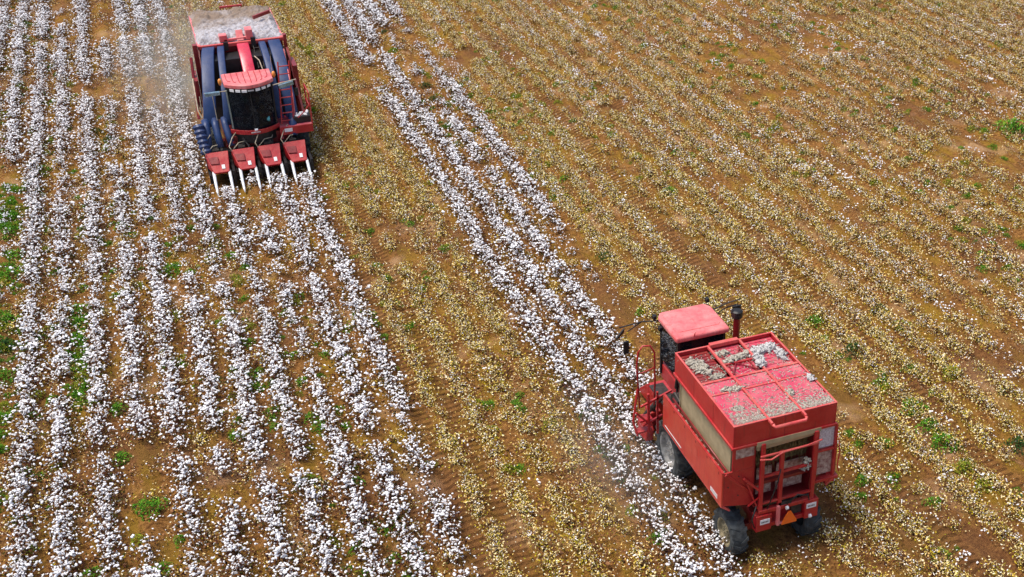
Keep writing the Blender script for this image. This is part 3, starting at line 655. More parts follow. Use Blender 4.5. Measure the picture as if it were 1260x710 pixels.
m = MB(); m.add([(11.04,20.37,3.14),(12.54,20.37,3.20),(12.54,20.62,3.12),(11.04,20.62,3.08),(11.0,20.31,3.37),(12.62,20.31,3.37),(12.62,20.66,3.37),(11.0,20.66,3.37)],
    [(0,1,2,3),(4,5,6,7),(0,1,5,4),(1,2,6,5),(2,3,7,6),(3,0,4,7)]); m.prism_x([(20.285,3.33),(20.30,3.33),(20.30,3.44),(20.285,3.44)], 10.98, 12.62); b2(m, 'dusty_hood', M['beige'])
# ladder-like frame over the door
for x, z0, z1 in ((11.14, 1.40, 3.38), (11.64, 1.40, 3.05), (12.50, 1.45, 3.38)): m = MB(); m.box(x-.05, x+.05, 20.25, 20.33, z0, z1); b2(m, 'frame_post', M['red'], bevel=.01)
m = MB(); m.box(11.05, 12.55, 20.20, 20.245, 3.05, 3.09); m.tube([(11.02,20.19,3.02),(11.3,20.16,2.98),(11.6,20.19,3.08),(12.2,20.17,3.12),(12.62,20.2,3.16)], .022, 6); b2(m, 'frame_bar', M['pinkrail'], bevel=.008)
m = MB(); m.box(11.09, 12.55, 20.235, 20.325, 1.36, 1.46); b2(m, 'frame_bar', M['red'], bevel=.01)
for fb in ((11.69, 12.45, 1.62, 1.68), (11.69, 12.45, 2.42, 2.48), (11.19, 11.59, 1.62, 1.67), (11.19, 11.59, 2.40, 2.46)):
    m = MB(); m.box(fb[0], fb[1], 20.255, 20.325, fb[2], fb[3]); b2(m, 'frame_bar', M['red'], bevel=.008)
m = MB(); m.beam((10.72, 20.36, 2.45), (11.10, 20.30, 2.05), .06, .05); m.beam((10.80, 20.36, 2.30), (11.08, 20.30, 1.52), .035); m.beam((10.85,20.34,1.62),(11.09,20.28,1.85),.03); b2(m, 'diagonal_brace', M['red'])
m = MB(); blob(m, (12.32, 20.3, 2.35), (.05, .03, .3), 7, .05, random.Random(3), 1.2); b2(m, 'snagged_lint', M['lint_dirty'])
m = MB(); rnd = random.Random(31)
for i in range(150):
    x = rnd.uniform(11.08, 12.48); z1 = rnd.uniform(2.9, 3.3); L = rnd.uniform(.15, .75); y = rnd.uniform(20.5, 20.68)
    m.tube([(x, y, z1), (x+rnd.gauss(0,.02), y-.02, z1-L*.5), (x+rnd.gauss(0,.04), y, z1-L)], [.006, rnd.uniform(.006,.018), .003], 3)
o = m.build('hanging_straw', M['straw_mesh']); tag(o, 'straw and lint strands hanging in the rear opening of the near harvester', 'straw', kind='stuff')
for pth, rr_ in ((((11.3,20.22,1.5),(11.35,20.12,1.9),(11.5,20.15,2.3),(11.58,20.2,2.6)), .016), (((12.4,20.2,1.45),(12.3,20.1,1.7),(12.05,20.15,1.75),(11.8,20.2,1.5)), .018), (((11.05,20.3,1.6),(10.9,20.2,1.3),(11.0,20.25,1.0),(11.2,20.3,.95)), .02)):
    m = MB(); m.tube(pth, rr_, 6); b2(m, 'hose', M['black'], smooth=True)
for x, z in ((10.62, 1.95), (10.62, 2.5), (10.36, 2.25)):
    m = MB(); m.tube([(x,20.435,z),(x,20.42,z)], .018, 8); b2(m, 'bolt', M['dark'])
for y in (20.6, 21.25, 21.9, 22.55, 23.2):
    m = MB(); m.box(10.192, 10.2, y, y+.03, 2.56, 2.62); b2(m, 'hinge', M['red_deep'])
for y in (21.4, 22.5):
    m = MB(); m.box(10.386, 10.39, y, y+.012, 3.44, 3.98); b2(m, 'panel_seam', M['red_deep'])
m = MB(); m.box(11.68, 11.69, 20.322, 20.33, 3.44, 3.98); b2(m, 'panel_seam', M['red_deep'])
# right rear bay
m = MB(); m.box(12.58, 13.05, 20.42, 20.46, 1.95, 3.36); b2(m, 'bay_screen', M['lint_mesh'])
m = MB(); m.box(12.58, 13.05, 20.405, 20.418, 2.75, 3.34); b2(m, 'caught_lint', lintmat('white_lint_on_mesh', (.46,.38,.40), (.80,.77,.80), 22))
m = MB(); m.box(12.56, 12.62, 20.33, 20.42, 1.85, 3.36); m.box(13.05, 13.11, 20.33, 20.46, 1.80, 3.36); m.box(12.62, 13.05, 20.34, 20.41, 2.66, 2.72); m.box(12.56, 13.2, 20.30, 20.46, 1.80, 1.88)
m.tube([(13.12,20.3,3.0),(13.17,20.28,2.6),(13.15,20.3,2.2),(13.2,20.3,2.0)], .018, 6)
b2(m, 'bay_frame', M['red'], bevel=.008)
m = MB(); m.box(12.95, 13.2, 20.45, 20.5, 1.6, 2.66); b2(m, 'rear_panel', M['red'])
# rear plate
m = MB(); m.box(11.02, 11.42, 20.20, 20.42, .88, 1.33); m.box(12.30, 12.66, 20.20, 20.42, .90, 1.42); m.box(11.42, 12.30, 20.26, 20.42, .90, 1.02); m.box(11.42, 12.30, 20.38, 20.42, 1.02, 1.40)
b2(m, 'rear_plate', M['red'], bevel=.008)
m = MB(); m.box(12.0, 12.28, 20.33, 20.375, 1.03, 1.38); m.box(11.6,11.95,20.25,20.32,1.36,1.55); b2(m, 'rear_bracket', M['dark'])
m = MB(); m.box(11.55, 11.62, 20.16, 20.24, .95, 1.5); m.beam((11.58,20.2,1.0),(11.75,20.2,.98),.05); b2(m, 'hitch', M['red_fade'])
for x0, x1, z0, z1 in ((11.12, 11.37, 1.08, 1.22), (12.34, 12.60, 1.20, 1.34)):
    m = MB(); m.box(x0, x1, 20.188, 20.199, z0, z1); l_ = b2(m, 'label', M['label'])
    m = MB()
    rr_ = random.Random(5)
    for i in range(5): m.box(x0+.035+i*.038, x0+.055+i*.038, 20.184, 20.187, z0+.045, z1-.05)
    b2(m, 'print', M['ink'], l_)
m = MB(); xt, zt = 11.88, .93; m.add([(xt-.2,20.17,zt),(xt+.2,20.17,zt),(xt+.2,20.17,zt+.06),(xt+.035,20.17,zt+.36),(xt-.035,20.17,zt+.36),(xt-.2,20.17,zt+.06)]+[(xt-.2,20.185,zt),(xt+.2,20.185,zt),(xt+.2,20.185,zt+.06),(xt+.035,20.185,zt+.36),(xt-.035,20.185,zt+.36),(xt-.2,20.185,zt+.06)],
    [(0,1,2,3,4,5),(11,10,9,8,7,6)]+[(i,(i+1)%6,6+(i+1)%6,6+i) for i in range(6)]); b2(m, 'warning_triangle', M['orange'])
for x, z in ((11.80, 1.42), (12.44, .98)):
    m = MB(); m.lathe_x(x, 20.17, z, [(-.03,.001),(-.03,.045),(.03,.045),(.03,.001)], 12); b2(m, 'rear_lamp', M['lamp'])
# cab
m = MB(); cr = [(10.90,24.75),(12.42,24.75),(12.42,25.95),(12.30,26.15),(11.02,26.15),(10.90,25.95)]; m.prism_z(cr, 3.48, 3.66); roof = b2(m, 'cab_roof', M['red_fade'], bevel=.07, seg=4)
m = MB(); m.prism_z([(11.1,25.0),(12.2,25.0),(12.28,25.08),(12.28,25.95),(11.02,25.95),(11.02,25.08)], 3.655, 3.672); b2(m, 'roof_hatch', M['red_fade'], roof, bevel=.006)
m = MB(); m.tube([(11.40,24.78,3.60),(11.40,24.72,3.66),(11.40,24.72,3.72),(11.44,24.74,3.74)], .016, 6); b2(m, 'roof_hook', M['red'], roof)
for x in (11.02, 12.30):
    for y in (24.88, 25.98): m = MB(); m.beam((x, y, 1.85), (x, y, 3.5), .07); b2(m, 'cab_pillar', M['black'])
for (a_, b_) in (((11.0,24.9),(11.0,25.98)), ((12.32,24.9),(12.32,25.98)), ((11.05,24.86),(12.27,24.86)), ((11.05,26.0),(12.27,26.0))):
    m = MB(); m.box(min(a_[0],b_[0])-.008, max(a_[0],b_[0])+.008, min(a_[1],b_[1])-.008, max(a_[1],b_[1])+.008, 2.35, 3.49); b2(m, 'window', M['glass'])
m = MB(); m.box(11.03, 12.35, 24.8, 26.05, 1.7, 2.15); b2(m, 'cab_body', M['red'], bevel=.03)
m = MB(); m.box(11.4, 11.9, 24.95, 25.1, 2.4, 3.1); m.box(11.4, 11.9, 25.1, 25.5, 2.35, 2.55); b2(m, 'cab_seat', M['seat'], bevel=.04)
m = MB(); m.box(10.95, 11.5, 24.05, 24.5, 3.05, 3.38); b2(m, 'filter_box', M['red_fade'], bevel=.02)
m = MB(); m.box(10.95, 12.6, 23.75, 24.7, 1.6, 2.95); m.box(12.0,12.5,23.8,24.6,2.95,3.3); b2(m, 'engine_housing', M['red_deep'], bevel=.02)
m = MB(); m.tube([(10.8,23.8,2.4),(10.75,24.1,2.75),(10.85,24.5,2.7),(10.9,24.7,2.2)], .05, 8); m.tube([(10.7,23.8,2.2),(10.65,24.2,2.4),(10.8,24.6,2.1)], .04, 8); m.box(10.6,10.9,23.95,24.35,1.9,2.3); b2(m, 'hydraulic_lines', M['dark'])
m = MB(); m.tube([(12.72,25.0,2.0),(12.72,25.0,3.80)], .09, 14); st_ = b2(m, 'air_intake', M['red_deep'], smooth=False)
m = MB(); m.tube([(12.72,25.0,3.74),(12.72,25.0,3.78),(12.72,25.0,3.94),(12.72,25.0,3.97)], [.12,.15,.15,.10], 16); m.tube([(12.70,25.0,3.88),(12.58,25.05,3.93)],.07,8); b2(m, 'intake_cap', M['black'], st_)
# mirrors, handrails, platform
m = MB(); m.tube([(11.0,26.05,3.45),(10.5,26.1,3.5),(9.83,26.0,3.52)], .02, 6); m.tube([(10.5,26.1,3.5),(10.06,26.0,3.35)], .016, 6); a_ = b2(m, 'mirror_arm', M['dark'])
m = MB(); m.hexa([(9.72,25.9,3.22),(10.0,26.08,3.28),(9.98,26.12,3.28),(9.7,25.94,3.22),(9.72,25.88,3.30),(10.0,26.06,3.42),(9.98,26.10,3.42),(9.7,25.92,3.30)]); m.box(9.95, 10.1, 25.98, 26.05, 2.68, 3.05); b2(m, 'mirror', M['black'], a_, bevel=.01)
m = MB(); m.tube([(12.35,26.0,3.45),(12.9,26.05,3.55),(13.3,26.0,3.64)], .02, 6); m.tube([(12.4,25.9,3.3),(12.9,26.05,3.42),(13.25,26.0,3.5)], .016, 6); a_ = b2(m, 'mirror_arm', M['dark'])
m = MB(); m.box(13.05, 13.3, 25.9, 25.96, 3.2, 3.5); b2(m, 'mirror', M['black'], a_, bevel=.01)
for x, y, z in ((10.85, 26.08, 3.56), (12.42, 26.2, 3.68), (10.86, 25.7, 3.42)):
    m = MB(); m.box(x-.05, x+.05, y-.06, y+.06, z-.05, z+.07); b2(m, 'work_light', M['black'], bevel=.015)
m = MB(); m.box(10.55, 10.95, 24.75, 25.7, 1.70, 1.73); b2(m, 'platform', M['dark'])
m = MB()
m.tube([(9.84,24.6,1.9),(9.76,24.6,3.2),(9.80,24.6,3.6),(9.92,24.6,3.76),(10.12,24.6,3.72),(10.24,24.6,3.5),(10.26,24.6,2.6),(10.24,24.6,1.9)], .024, 6)
m.tube([(9.77,24.6,2.95),(10.0,24.6,2.98),(10.26,24.6,3.05)], .018, 6)
b2(m, 'handrail', M['red'], smooth=True)
m = MB()
m.tube([(9.78,24.6,2.5),(9.62,24.5,1.6),(9.70,24.4,1.2)], .03, 6); m.beam((9.75,24.3,2.15),(10.6,24.3,2.45),.05); m.beam((9.62,24.3,2.0),(10.05,24.3,1.5),.05); m.beam((9.8,24.3,1.55),(10.35,24.3,1.75),.05); m.beam((9.95,24.3,2.5),(9.98,24.3,1.3),.06); m.beam((10.2,24.3,2.5),(10.22,24.3,1.2),.05)
m.box(9.7,10.1,24.35,24.55,1.28,1.33); m.box(9.75,10.1,24.35,24.6,1.62,1.67)
b2(m, 'ladder', M['red'])
# picking head ahead of the front wheels
for xc in (11.45, 12.32):
    m = MB(); m.box(xc-.42, xc+.42, 26.2, 26.9, .25, .95); m.prism_x([(26.9,.25),(27.6,.2),(27.6,.35),(26.9,.95)], xc-.42, xc-.2); m.prism_x([(26.9,.25),(27.6,.2),(27.6,.35),(26.9,.95)], xc+.2, xc+.42); b2(m, 'picking_unit', M['red'], bevel=.03)
m = MB(); m.prism_x([(24.95,.5),(25.4,.42),(25.6,.7),(25.5,1.02),(25.1,1.08),(24.9,.85)], 10.16, 10.38); m.box(10.38,10.7,25.2,25.6,.5,1.2); b2(m, 'fan_housing', M['red'], bevel=.03)
m = MB(); m.tube([(10.25,25.2,1.2),(10.3,24.9,1.6),(10.5,24.7,2.0)], .07, 8); m.tube([(10.5,25.3,1.2),(10.5,25.1,1.7)], .06, 8); b2(m, 'air_duct', M['dark'])

# lint lying on the near harvester
def clump(label, x, y, z, sx, sy, sz, n, r, seed, dirty=True, rot=0):
    m = MB(); blob(m, (0, 0, 0), (sx, sy, sz), n, r, random.Random(seed), .62)
    o = m.build('lint_clump', M['lint_dirty'] if dirty else M['lint_grey'], smooth=True); o.location = (x, y, z); o.rotation_euler = (0, 0, rot); tag(o, label, 'lint clump', 'clumps of lint on the near harvester lid'); return o
clump('long pale lint clump in the left front bay of the harvester lid', 10.75, 22.98, 3.90, .13, .42, .06, 46, .052, 1, rot=.25)
clump('small lint tangle at the rear of the left front bay', 10.98, 22.45, 3.90, .16, .1, .05, 20, .038, 2)
clump('greenish brown clump at the front of the middle bay', 11.48, 23.32, 3.90, .17, .09, .06, 22, .045, 3, rot=.3)
clump('wavy grey lint clump across the middle bay of the lid', 11.75, 22.98, 3.91, .32, .07, .09, 44, .052, 4, rot=.25)
clump('wide whitish lint clump in the right front bay', 12.48, 23.1, 3.90, .36, .14, .08, 60, .055, 5, False, rot=.2)
clump('whitish clump at the right rim, behind the wide one', 12.82, 22.72, 3.92, .08, .22, .06, 22, .05, 6, False, rot=-.3)
clump('lint trailing over the middle rail behind the front bays', 12.14, 22.55, 4.02, .07, .26, .05, 28, .045, 7, False, rot=-.15)
clump('caterpillar shaped lint roll on the left rear lid panel', 11.02, 21.72, 3.99, .21, .035, .03, 20, .055, 8, rot=-.18)
clump('black and white lint wad near the left rear corner of the lid', 10.80, 20.98, 3.97, .09, .07, .04, 14, .04, 9)
clump('thin lint wisp on the right rim of the lid', 12.93, 21.45, 4.02, .05, .14, .03, 12, .04, 10, False)
clump('flat lint clump beside the right rail at the rear', 12.2, 21.1, 4.0, .07, .14, .03, 12, .04, 12)
m = MB(); rnd = random.Random(77)
for i in range(2600):
    u = rnd.random(); x = rnd.uniform(10.46, 12.96); y = (20.4+abs(rnd.gauss(0,.26))) if u < .55 else rnd.uniform(20.4, 23.5)
    if y > 23.55: continue
    z_ = 3.995 if y < 22.13 else 3.91
    a = rnd.uniform(0, 6.28); L_ = rnd.uniform(.02, .06); b_ = rnd.uniform(-.6,.6)
    m.tube([(x,y,z_),(x+L_*math.cos(a), y+L_*math.sin(a), z_+.012),(x+L_*math.cos(a)+L_*.7*math.cos(a+b_), y+L_*math.sin(a)+L_*.7*math.sin(a+b_), z_)], [.003,.009,.003], 3)
o = m.build('lint_scraps', M['lint_dirty']); tag(o, 'fine scraps of lint strewn over the lid of the near harvester', 'lint', kind='stuff')
m = MB()
for i in range(420):
    y = rnd.uniform(20.6, 23.8); x = rnd.choice((10.27, 10.28, 10.40))+rnd.uniform(-.03,.05); vs, fs = icos(rnd.uniform(.010,.024), (x, y, 2.36+rnd.uniform(0,.03)), (1,1.5,.7), .3, 1, rnd); m.add(vs, fs)
o = m.build('lint_scraps', M['lint_dirty']); tag(o, 'lint scraps caught in the side trough of the near harvester', 'lint', kind='stuff')

# ---------------------------------------------------------------- far harvester (drives towards the camera)
O1 = (3.1, 50.0, 0)
H1 = thing('cotton_harvester', 'far red four row cotton harvester with blue air ducts, coming towards the camera', 'harvester', O1)
def b1(mb, name, m, parent=H1, **kw): return mb.build(name, m, parent, org=O1, **kw)
for x, s in ((1.45, -1), (4.85, 1)): wheel(H1, O1, x, 49.1, .85, .5, M['rim'], s)
for x, s in ((1.75, -1), (4.6, 1)): wheel(H1, O1, x, 53.6, .65, .42, M['rimy'], s)
m = MB(); m.box(1.9, 4.3, 48.0, 55.0, .95, 1.5); m.box(1.5, 4.8, 48.95, 49.25, .7, 1.0); b1(m, 'chassis', M['red_deep'])
m = MB(); m.box(1.62, 4.85, 51.15, 55.3, 2.3, 2.4); m.box(1.62, 1.68, 51.15, 55.3, 2.4, 4.2); m.box(4.80, 4.86, 51.15, 55.3, 2.4, 4.2); m.box(1.68, 4.8, 55.24, 55.3, 2.4, 4.25); m.box(1.68, 4.8, 51.15, 51.2, 2.4, 4.1)
b1(m, 'basket_wall', M['red_deep'])
m = MB(); m.box(1.58, 4.90, 51.02, 51.15, 4.12, 4.26); b1(m, 'basket_rim', M['pinkrail'], bevel=.015)
m = MB(); m.box(1.57, 1.70, 51.15, 55.35, 4.2, 4.26); m.box(4.79, 4.92, 51.15, 55.35, 4.2, 4.26); m.box(1.7, 4.79, 55.25, 55.35, 4.25, 4.31); b1(m, 'basket_rim', M['red_fade'], bevel=.01)
m = MB(); m.box(2.85, 3.78, 55.1, 55.2, 4.50, 4.58); m.beam((2.9,55.15,4.3),(2.88,55.15,4.52),.05); m.beam((3.72,55.15,4.3),(3.75,55.15,4.52),.05); b1(m, 'rear_bar', M['red'], bevel=.01)
m = MB(); m.beam((3.98, 52.9, 4.62), (4.70, 53.2, 4.72), .10, .14); b1(m, 'packer_bar', M['red_deep'], bevel=.01)
m = MB()
m.box(2.45, 2.75, 51.25, 51.6, 4.26, 4.52); m.prism_x([(51.2,4.26),(51.9,4.26),(51.5,4.62)], 3.12, 3.38); m.box(3.48, 3.75, 51.2, 51.7, 4.26, 4.66); m.beam((2.6,51.3,4.3),(3.7,51.3,4.34),.1)
b1(m, 'lift_bracket', M['red_fade'], bevel=.015)
m = MB(); m.box(2.55, 2.74, 50.92, 51.02, 4.0, 4.34); m.box(3.62, 3.80, 50.92, 51.02, 4.0, 4.42); b1(m, 'rim_clamp', M['black'])
# side frames
m = MB(); m.box(1.38, 1.56, 50.85, 51.1, 1.6, 4.38); m.beam((1.25,50.6,4.0),(1.1,49.6,1.8),.10,.16); m.box(1.2,1.34,49.8,51.1,2.2,3.3); b1(m, 'frame_post', M['red_deep'], bevel=.01)
m = MB(); m.box(4.88, 5.0, 50.8, 51.05, 1.6, 4.42); m.box(4.96, 5.14, 49.6, 50.7, 1.4, 3.5); m.beam((4.95,50.7,3.9),(5.02,48.3,1.7),.09,.14); b1(m, 'frame_post', M['red_deep'], bevel=.01)
m = MB(); m.tube([(1.2,50.4,3.3),(1.15,50.1,3.25),(1.12,49.5,2.2),(1.2,49.2,2.0),(1.4,49.2,2.0)], .03, 6); m.tube([(1.28,50.6,3.3),(1.3,50.0,2.9),(1.25,49.4,2.1)], .022, 6); b1(m, 'side_rail', M['strap'], smooth=True)
# black engine compartment front behind the ducts
m = MB(); m.box(1.6, 4.85, 50.1, 51.0, 1.5, 3.9); b1(m, 'engine_bay', M['black'])
m = MB(); m.box(1.6,4.9,51.2,55.2,1.4,2.28); b1(m, 'lower_body', M['red_deep'])
# air ducts: side profile swept as flat wide boxes
def duct(path, wds, name, m, thick=.22):
    mb = MB(); n = len(path); vs = []
    for i, (x, y, z) in enumerate(path):
        q0 = Vector(path[max(0,i-1)]); q1 = Vector(path[min(n-1,i+1)]); d = (q1-q0).normalized(); nrm = Vector((1,0,0)).cross(d).normalized()
        w_ = wds[i]
        for sx_, sn in ((-1,-1),(1,-1),(1,1),(-1,1)): vs.append(Vector((x,y,z))+Vector((sx_*w_/2,0,0))+nrm*sn*thick/2)
    fs = []
    for i in range(n-1):
        for k in range(4): fs.append((i*4+k, i*4+(k+1)%4, (i+1)*4+(k+1)%4, (i+1)*4+k))
    fs += [(0,1,2,3), tuple((n-1)*4+k for k in (3,2,1,0))]; mb.add(vs, fs)
    o = b1(mb, name, m, bevel=.03, smooth=False); o.data.shade_smooth(); return o
def arc(xt, xb, yt=50.98, zt=4.12):   # from the basket rim down and forward
    out = []
    for u in np.linspace(0, 1, 12):
        y = yt - 2.55*math.sin(u*PI/2)**1.25; z_ = zt - 2.15*(1-math.cos(u*PI/2))**.95 - .1*u
        out.append((xt+(xb-xt)*u, y, z_))
    return out
duct(arc(1.97, 1.42), [.48]*12, 'air_duct', M['blue']); duct(arc(2.44, 2.08, 50.95), [.27]*12, 'air_duct', M['blue'])
duct(arc(4.50, 4.55), [.47]*12, 'air_duct', M['blue']); duct(arc(4.02, 4.1, 50.95), [.26]*12, 'air_duct', M['blue'])
duct([(3.28+.0*u, 50.96-1.7*u, 4.14-1.0*u**1.5) for u in np.linspace(0,1,9)], [.46]*9, 'centre_duct', paint('crimson_paint', (.58,.012,.05), (.64,.03,.09), .1, .3))
m = MB()
for x in (3.68, 3.9): m.tube([(x,50.95,4.1),(x,49.8,3.5)], .02, 6)
for i in range(4): m.tube([(3.68,50.8-i*.3,4.02-i*.16),(3.9,50.8-i*.3,4.02-i*.16)], .018, 6)
b1(m, 'inner_ladder', M['dark'])
# lower blue tubes and ribbed fan housing
for x0, x1, r_ in ((1.28, 1.20, .15), (1.62, 1.66, .14), (1.98, 2.08, .13)):
    m = MB(); m.tube([(x0,48.45,2.15),(x0,48.2,1.95),((x0+x1)/2,47.95,1.6),(x1,47.75,1.25)], [r_,r_,r_,r_*.95], 12); b1(m, 'duct_elbow', M['blue'], smooth=True)
m = MB(); pts_ = []; rad = []
for i in range(13): pts_.append((.98+.01*i, 48.1-.045*i, 2.15-.085*i)); rad.append(.23 if i % 2 else .17)
m.tube(pts_, rad, 16); b1(m, 'ribbed_duct', M['blue'], smooth=False)
m = MB(); m.tube([(4.55,48.3,2.0),(4.5,48.0,1.7),(4.45,47.8,1.3)], .16, 12); m.tube([(4.85,48.2,1.8),(4.85,47.9,1.4)], .13, 12); b1(m, 'duct_elbow', M['blue'], smooth=True)
# picking units
m = MB(); m.box(1.0, 4.85, 47.75, 48.1, .75, 1.05); b1(m, 'head_beam', M['dark'])
rnd = random.Random(9)
for i in range(4):
    xc = 1.46+.975*i
    m = MB()
    m.hexa([(xc-.43,47.35,.35),(xc+.40,47.35,.35),(xc+.40,48.1,.35),(xc-.43,48.1,.35),(xc-.43,47.35,1.0),(xc+.40,47.35,1.0),(xc+.40,48.1,.9),(xc-.43,48.1,.9)], 1)
    m.box(xc+.44, xc+.535, 46.55, 48.0, .12, .72); m.box(xc-.42, xc-.30, 46.9, 47.4, .15, .50); m.box(xc+.26, xc+.38, 46.9, 47.4, .15, .50)  # rubber shields; their black also stands in for the shadow between units
    unit = b1(m, 'picking_unit', [M['black'], M['black']])
    m = MB()
    m.hexa([(xc-.24,46.80,.56),(xc+.33,46.80,.56),(xc+.42,47.5,.62),(xc-.44,47.5,.62),(xc-.24,46.74,.64),(xc+.33,46.74,.64),(xc+.42,47.42,1.22),(xc-.44,47.42,1.22)])
    b1(m, 'hood', M['red'], unit, bevel=.015)
    m = MB(); m.hexa([(xc-.30,47.0,.905),(xc+.02,46.98,.885),(xc+.02,47.2,1.075),(xc-.36,47.22,1.09),(xc-.28,47.0,.925),(xc+.0,46.98,.905),(xc+.0,47.2,1.095),(xc-.34,47.22,1.11)]); b1(m, 'hood_grille', M['red_deep'], unit)
    m = MB(); m.hexa([(xc+.08,46.84,.735),(xc+.2,46.84,.735),(xc+.2,46.97,.845),(xc+.08,46.97,.845),(xc+.08,46.83,.75),(xc+.2,46.83,.75),(xc+.2,46.96,.86),(xc+.08,46.96,.86)]); b1(m, 'white_emblem', M['label'], unit)
    for sx_ in (-.25, .33):
        m = MB(); x = xc+sx_; xe = x - .01
        m.tube([(x,46.95,.62),(x,46.75,.57),(xe,46.3,.36),(xe,45.95,.18),(xe,45.78,.10)], [.05,.062,.055,.045,.015], 10); b1(m, 'divider_tip', M['white'], unit, smooth=True)
    m = MB(); m.tube([(xc-.40,47.3,1.2),(xc-.48,47.45,1.35),(xc-.3,47.7,1.6),(xc-.1,47.9,1.75)], .018, 6); m.tube([(xc-.38,47.5,1.15),(xc-.1,47.6,1.4),(xc+.2,47.8,1.35),(xc+.3,48.0,1.5)], .016, 6); b1(m, 'hose', M['strap'], unit, smooth=True)
    m = MB()
    for j in range(7):
        x = xc+rnd.uniform(-.35,.3); y = rnd.uniform(47.5,47.9); m.tube([(x,y,.95),(x+rnd.uniform(-.1,.1),y+.1,1.2),(x+rnd.uniform(-.2,.2),y+.3,1.35+rnd.uniform(0,.2))], rnd.uniform(.015,.04), 6)
    m.box(xc-.15, xc+.1, 47.5, 47.8, .95, 1.25); b1(m, 'drive_parts', M['dark'], unit)
m = MB(); m.beam((2.9,47.9,1.2),(3.4,47.8,1.35),.1,.06); m.beam((3.9,47.9,1.1),(4.0,47.6,1.35),.08); m.beam((1.9,47.9,1.2),(2.2,47.7,1.4),.08); b1(m, 'lift_arm', M['red_deep'])
# cab: plan with a bowed front
def cabplan(x0, x1, yb_, ys, bow, n=9):
    pts = [(x1, yb_), (x0, yb_)]
    for i in range(n):
        u = i/(n-1); pts.append((x0+(x1-x0)*u, ys - bow*(1-(2*u-1)**2)))
    return pts[::-1]
cx0, cx1 = 2.20, 3.95
rp = cabplan(cx0-.03, cx1+.06, 49.2, 48.05, .50, 13)
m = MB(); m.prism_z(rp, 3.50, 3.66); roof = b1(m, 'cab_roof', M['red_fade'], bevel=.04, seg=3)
for i in range(8):
    u = (i+.5)/8; x = cx0+(cx1-cx0)*u; s = (u-.5)*2; ye = 48.05-.50*(1-(2*u-1)**2)+.12
    m = MB(); pp = [(x, 49.1, 3.665), (x, ye+.45, 3.665), (x-s*.04+(-.12 if u < .5 else .12)*.0+s*.10*0, ye+.2, 3.665), (x+(.14 if u < .5 else -.14)*(abs(s)), ye+.12, 3.665)]
    m.tube(pp, .016, 6); b1(m, 'roof_rib', M['red'], roof)
m = MB(); vis = cabplan(cx0+.02, cx1-.02, 49.1, 48.07, .47, 13); m.prism_z(vis, 3.36, 3.50); b1(m, 'light_visor', M['black'], roof)
for i, u in enumerate((.12, .24, .37, .66, .79, .91)):
    x = cx0+(cx1-cx0)*u; y = 48.05-.50*(1-(2*u-1)**2)-.0; ang = math.atan(-.50*-(8*u-4)/(cx1-cx0)*1.0)
    m = MB(); h_ = .095; dx, dy = math.cos(ang)*h_, math.sin(ang)*h_
    m.hexa([(x-dx,y-dy-.03,3.385),(x+dx,y+dy-.03,3.385),(x+dx,y+dy+.04,3.385),(x-dx,y-dy+.04,3.385),(x-dx,y-dy-.03,3.475),(x+dx,y+dy-.03,3.475),(x+dx,y+dy+.04,3.475),(x-dx,y-dy+.04,3.475)])
    b1(m, 'work_light', M['lamp'], roof)
m = MB()
for i in range(5): m.box(2.98+i*.045, 3.01+i*.045, 47.545, 47.58, 3.41, 3.45)
b1(m, 'white_lettering', M['label'], roof)
# windscreen (bowed sheet), side windows, pillars, red lower band
def band(plan, z0, z1, t=.02):
    mb = MB(); n = len(plan)
    for i in range(n-1):
        (xa_, ya_), (xb_, yb__) = plan[i], plan[i+1]; d = Vector((xb_-xa_, yb__-ya_, 0)).normalized(); nn = Vector((d.y, -d.x, 0))*t
        mb.hexa([(xa_,ya_,z0),(xb_,yb__,z0),(xb_+nn.x,yb__+nn.y,z0),(xa_+nn.x,ya_+nn.y,z0),(xa_,ya_,z1),(xb_,yb__,z1),(xb_+nn.x,yb__+nn.y,z1),(xa_+nn.x,ya_+nn.y,z1)])
    return mb
front = [(cx0+.04+(cx1-cx0-.08)*i/12, 48.08-.44*(1-(2*i/12-1)**2)) for i in range(13)]
b1(band(front, 1.82, 3.36), 'windscreen', M['glass'])
b1(band([(cx0+.03,49.05),(cx0+.03,48.08)], 1.9, 3.4), 'window', M['glass']); b1(band([(cx1-.03,48.08),(cx1-.03,49.05)], 1.9, 3.4), 'window', M['glass'])
m = MB()
m.beam((cx0+.05,48.02,1.8),(cx0+.02,48.02,3.4),.055); b1(m, 'cab_pillar', simple('grey_green_trim', (.25,.30,.27), .4))
m = MB(); m.beam((cx1-.05,48.02,1.8),(cx1-.02,48.02,3.4),.055); m.beam((cx0+.04,49.05,1.8),(cx0+.02,49.05,3.4),.08); m.beam((cx1-.04,49.05,1.8),(cx1-.02,49.05,3.4),.08); m.beam((3.05,47.6,1.85),(3.05,47.6,3.36),.022); b1(m, 'cab_pillar', M['black'])
fr2 = [(cx0-.02+(cx1-cx0+.04)*i/12, 48.03-.47*(1-(2*i/12-1)**2)) for i in range(13)]
b1(band(fr2, 1.66, 1.83, .05), 'cab_front_rail', M['red'], bevel=.012)
m = MB(); m.prism_z(cabplan(cx0+.02, cx1-.02, 49.1, 48.1, .42, 9), 1.25, 1.75); b1(m, 'cab_floor', M['black'])
m = MB()
for i in range(7): m.box(2.86+i*.05, 2.89+i*.05, 47.485, 47.50, 1.74, 1.78)
m.prism_x([(47.50,1.83),(47.56,1.83),(47.53,1.90)], 3.0, 3.12); b1(m, 'white_emblem', M['label'])
m = MB(); m.box(2.75, 3.35, 48.75, 48.9, 2.2, 3.1); m.box(2.75, 3.35, 48.3, 48.8, 2.05, 2.3); b1(m, 'cab_seat', M['seat'], bevel=.05)
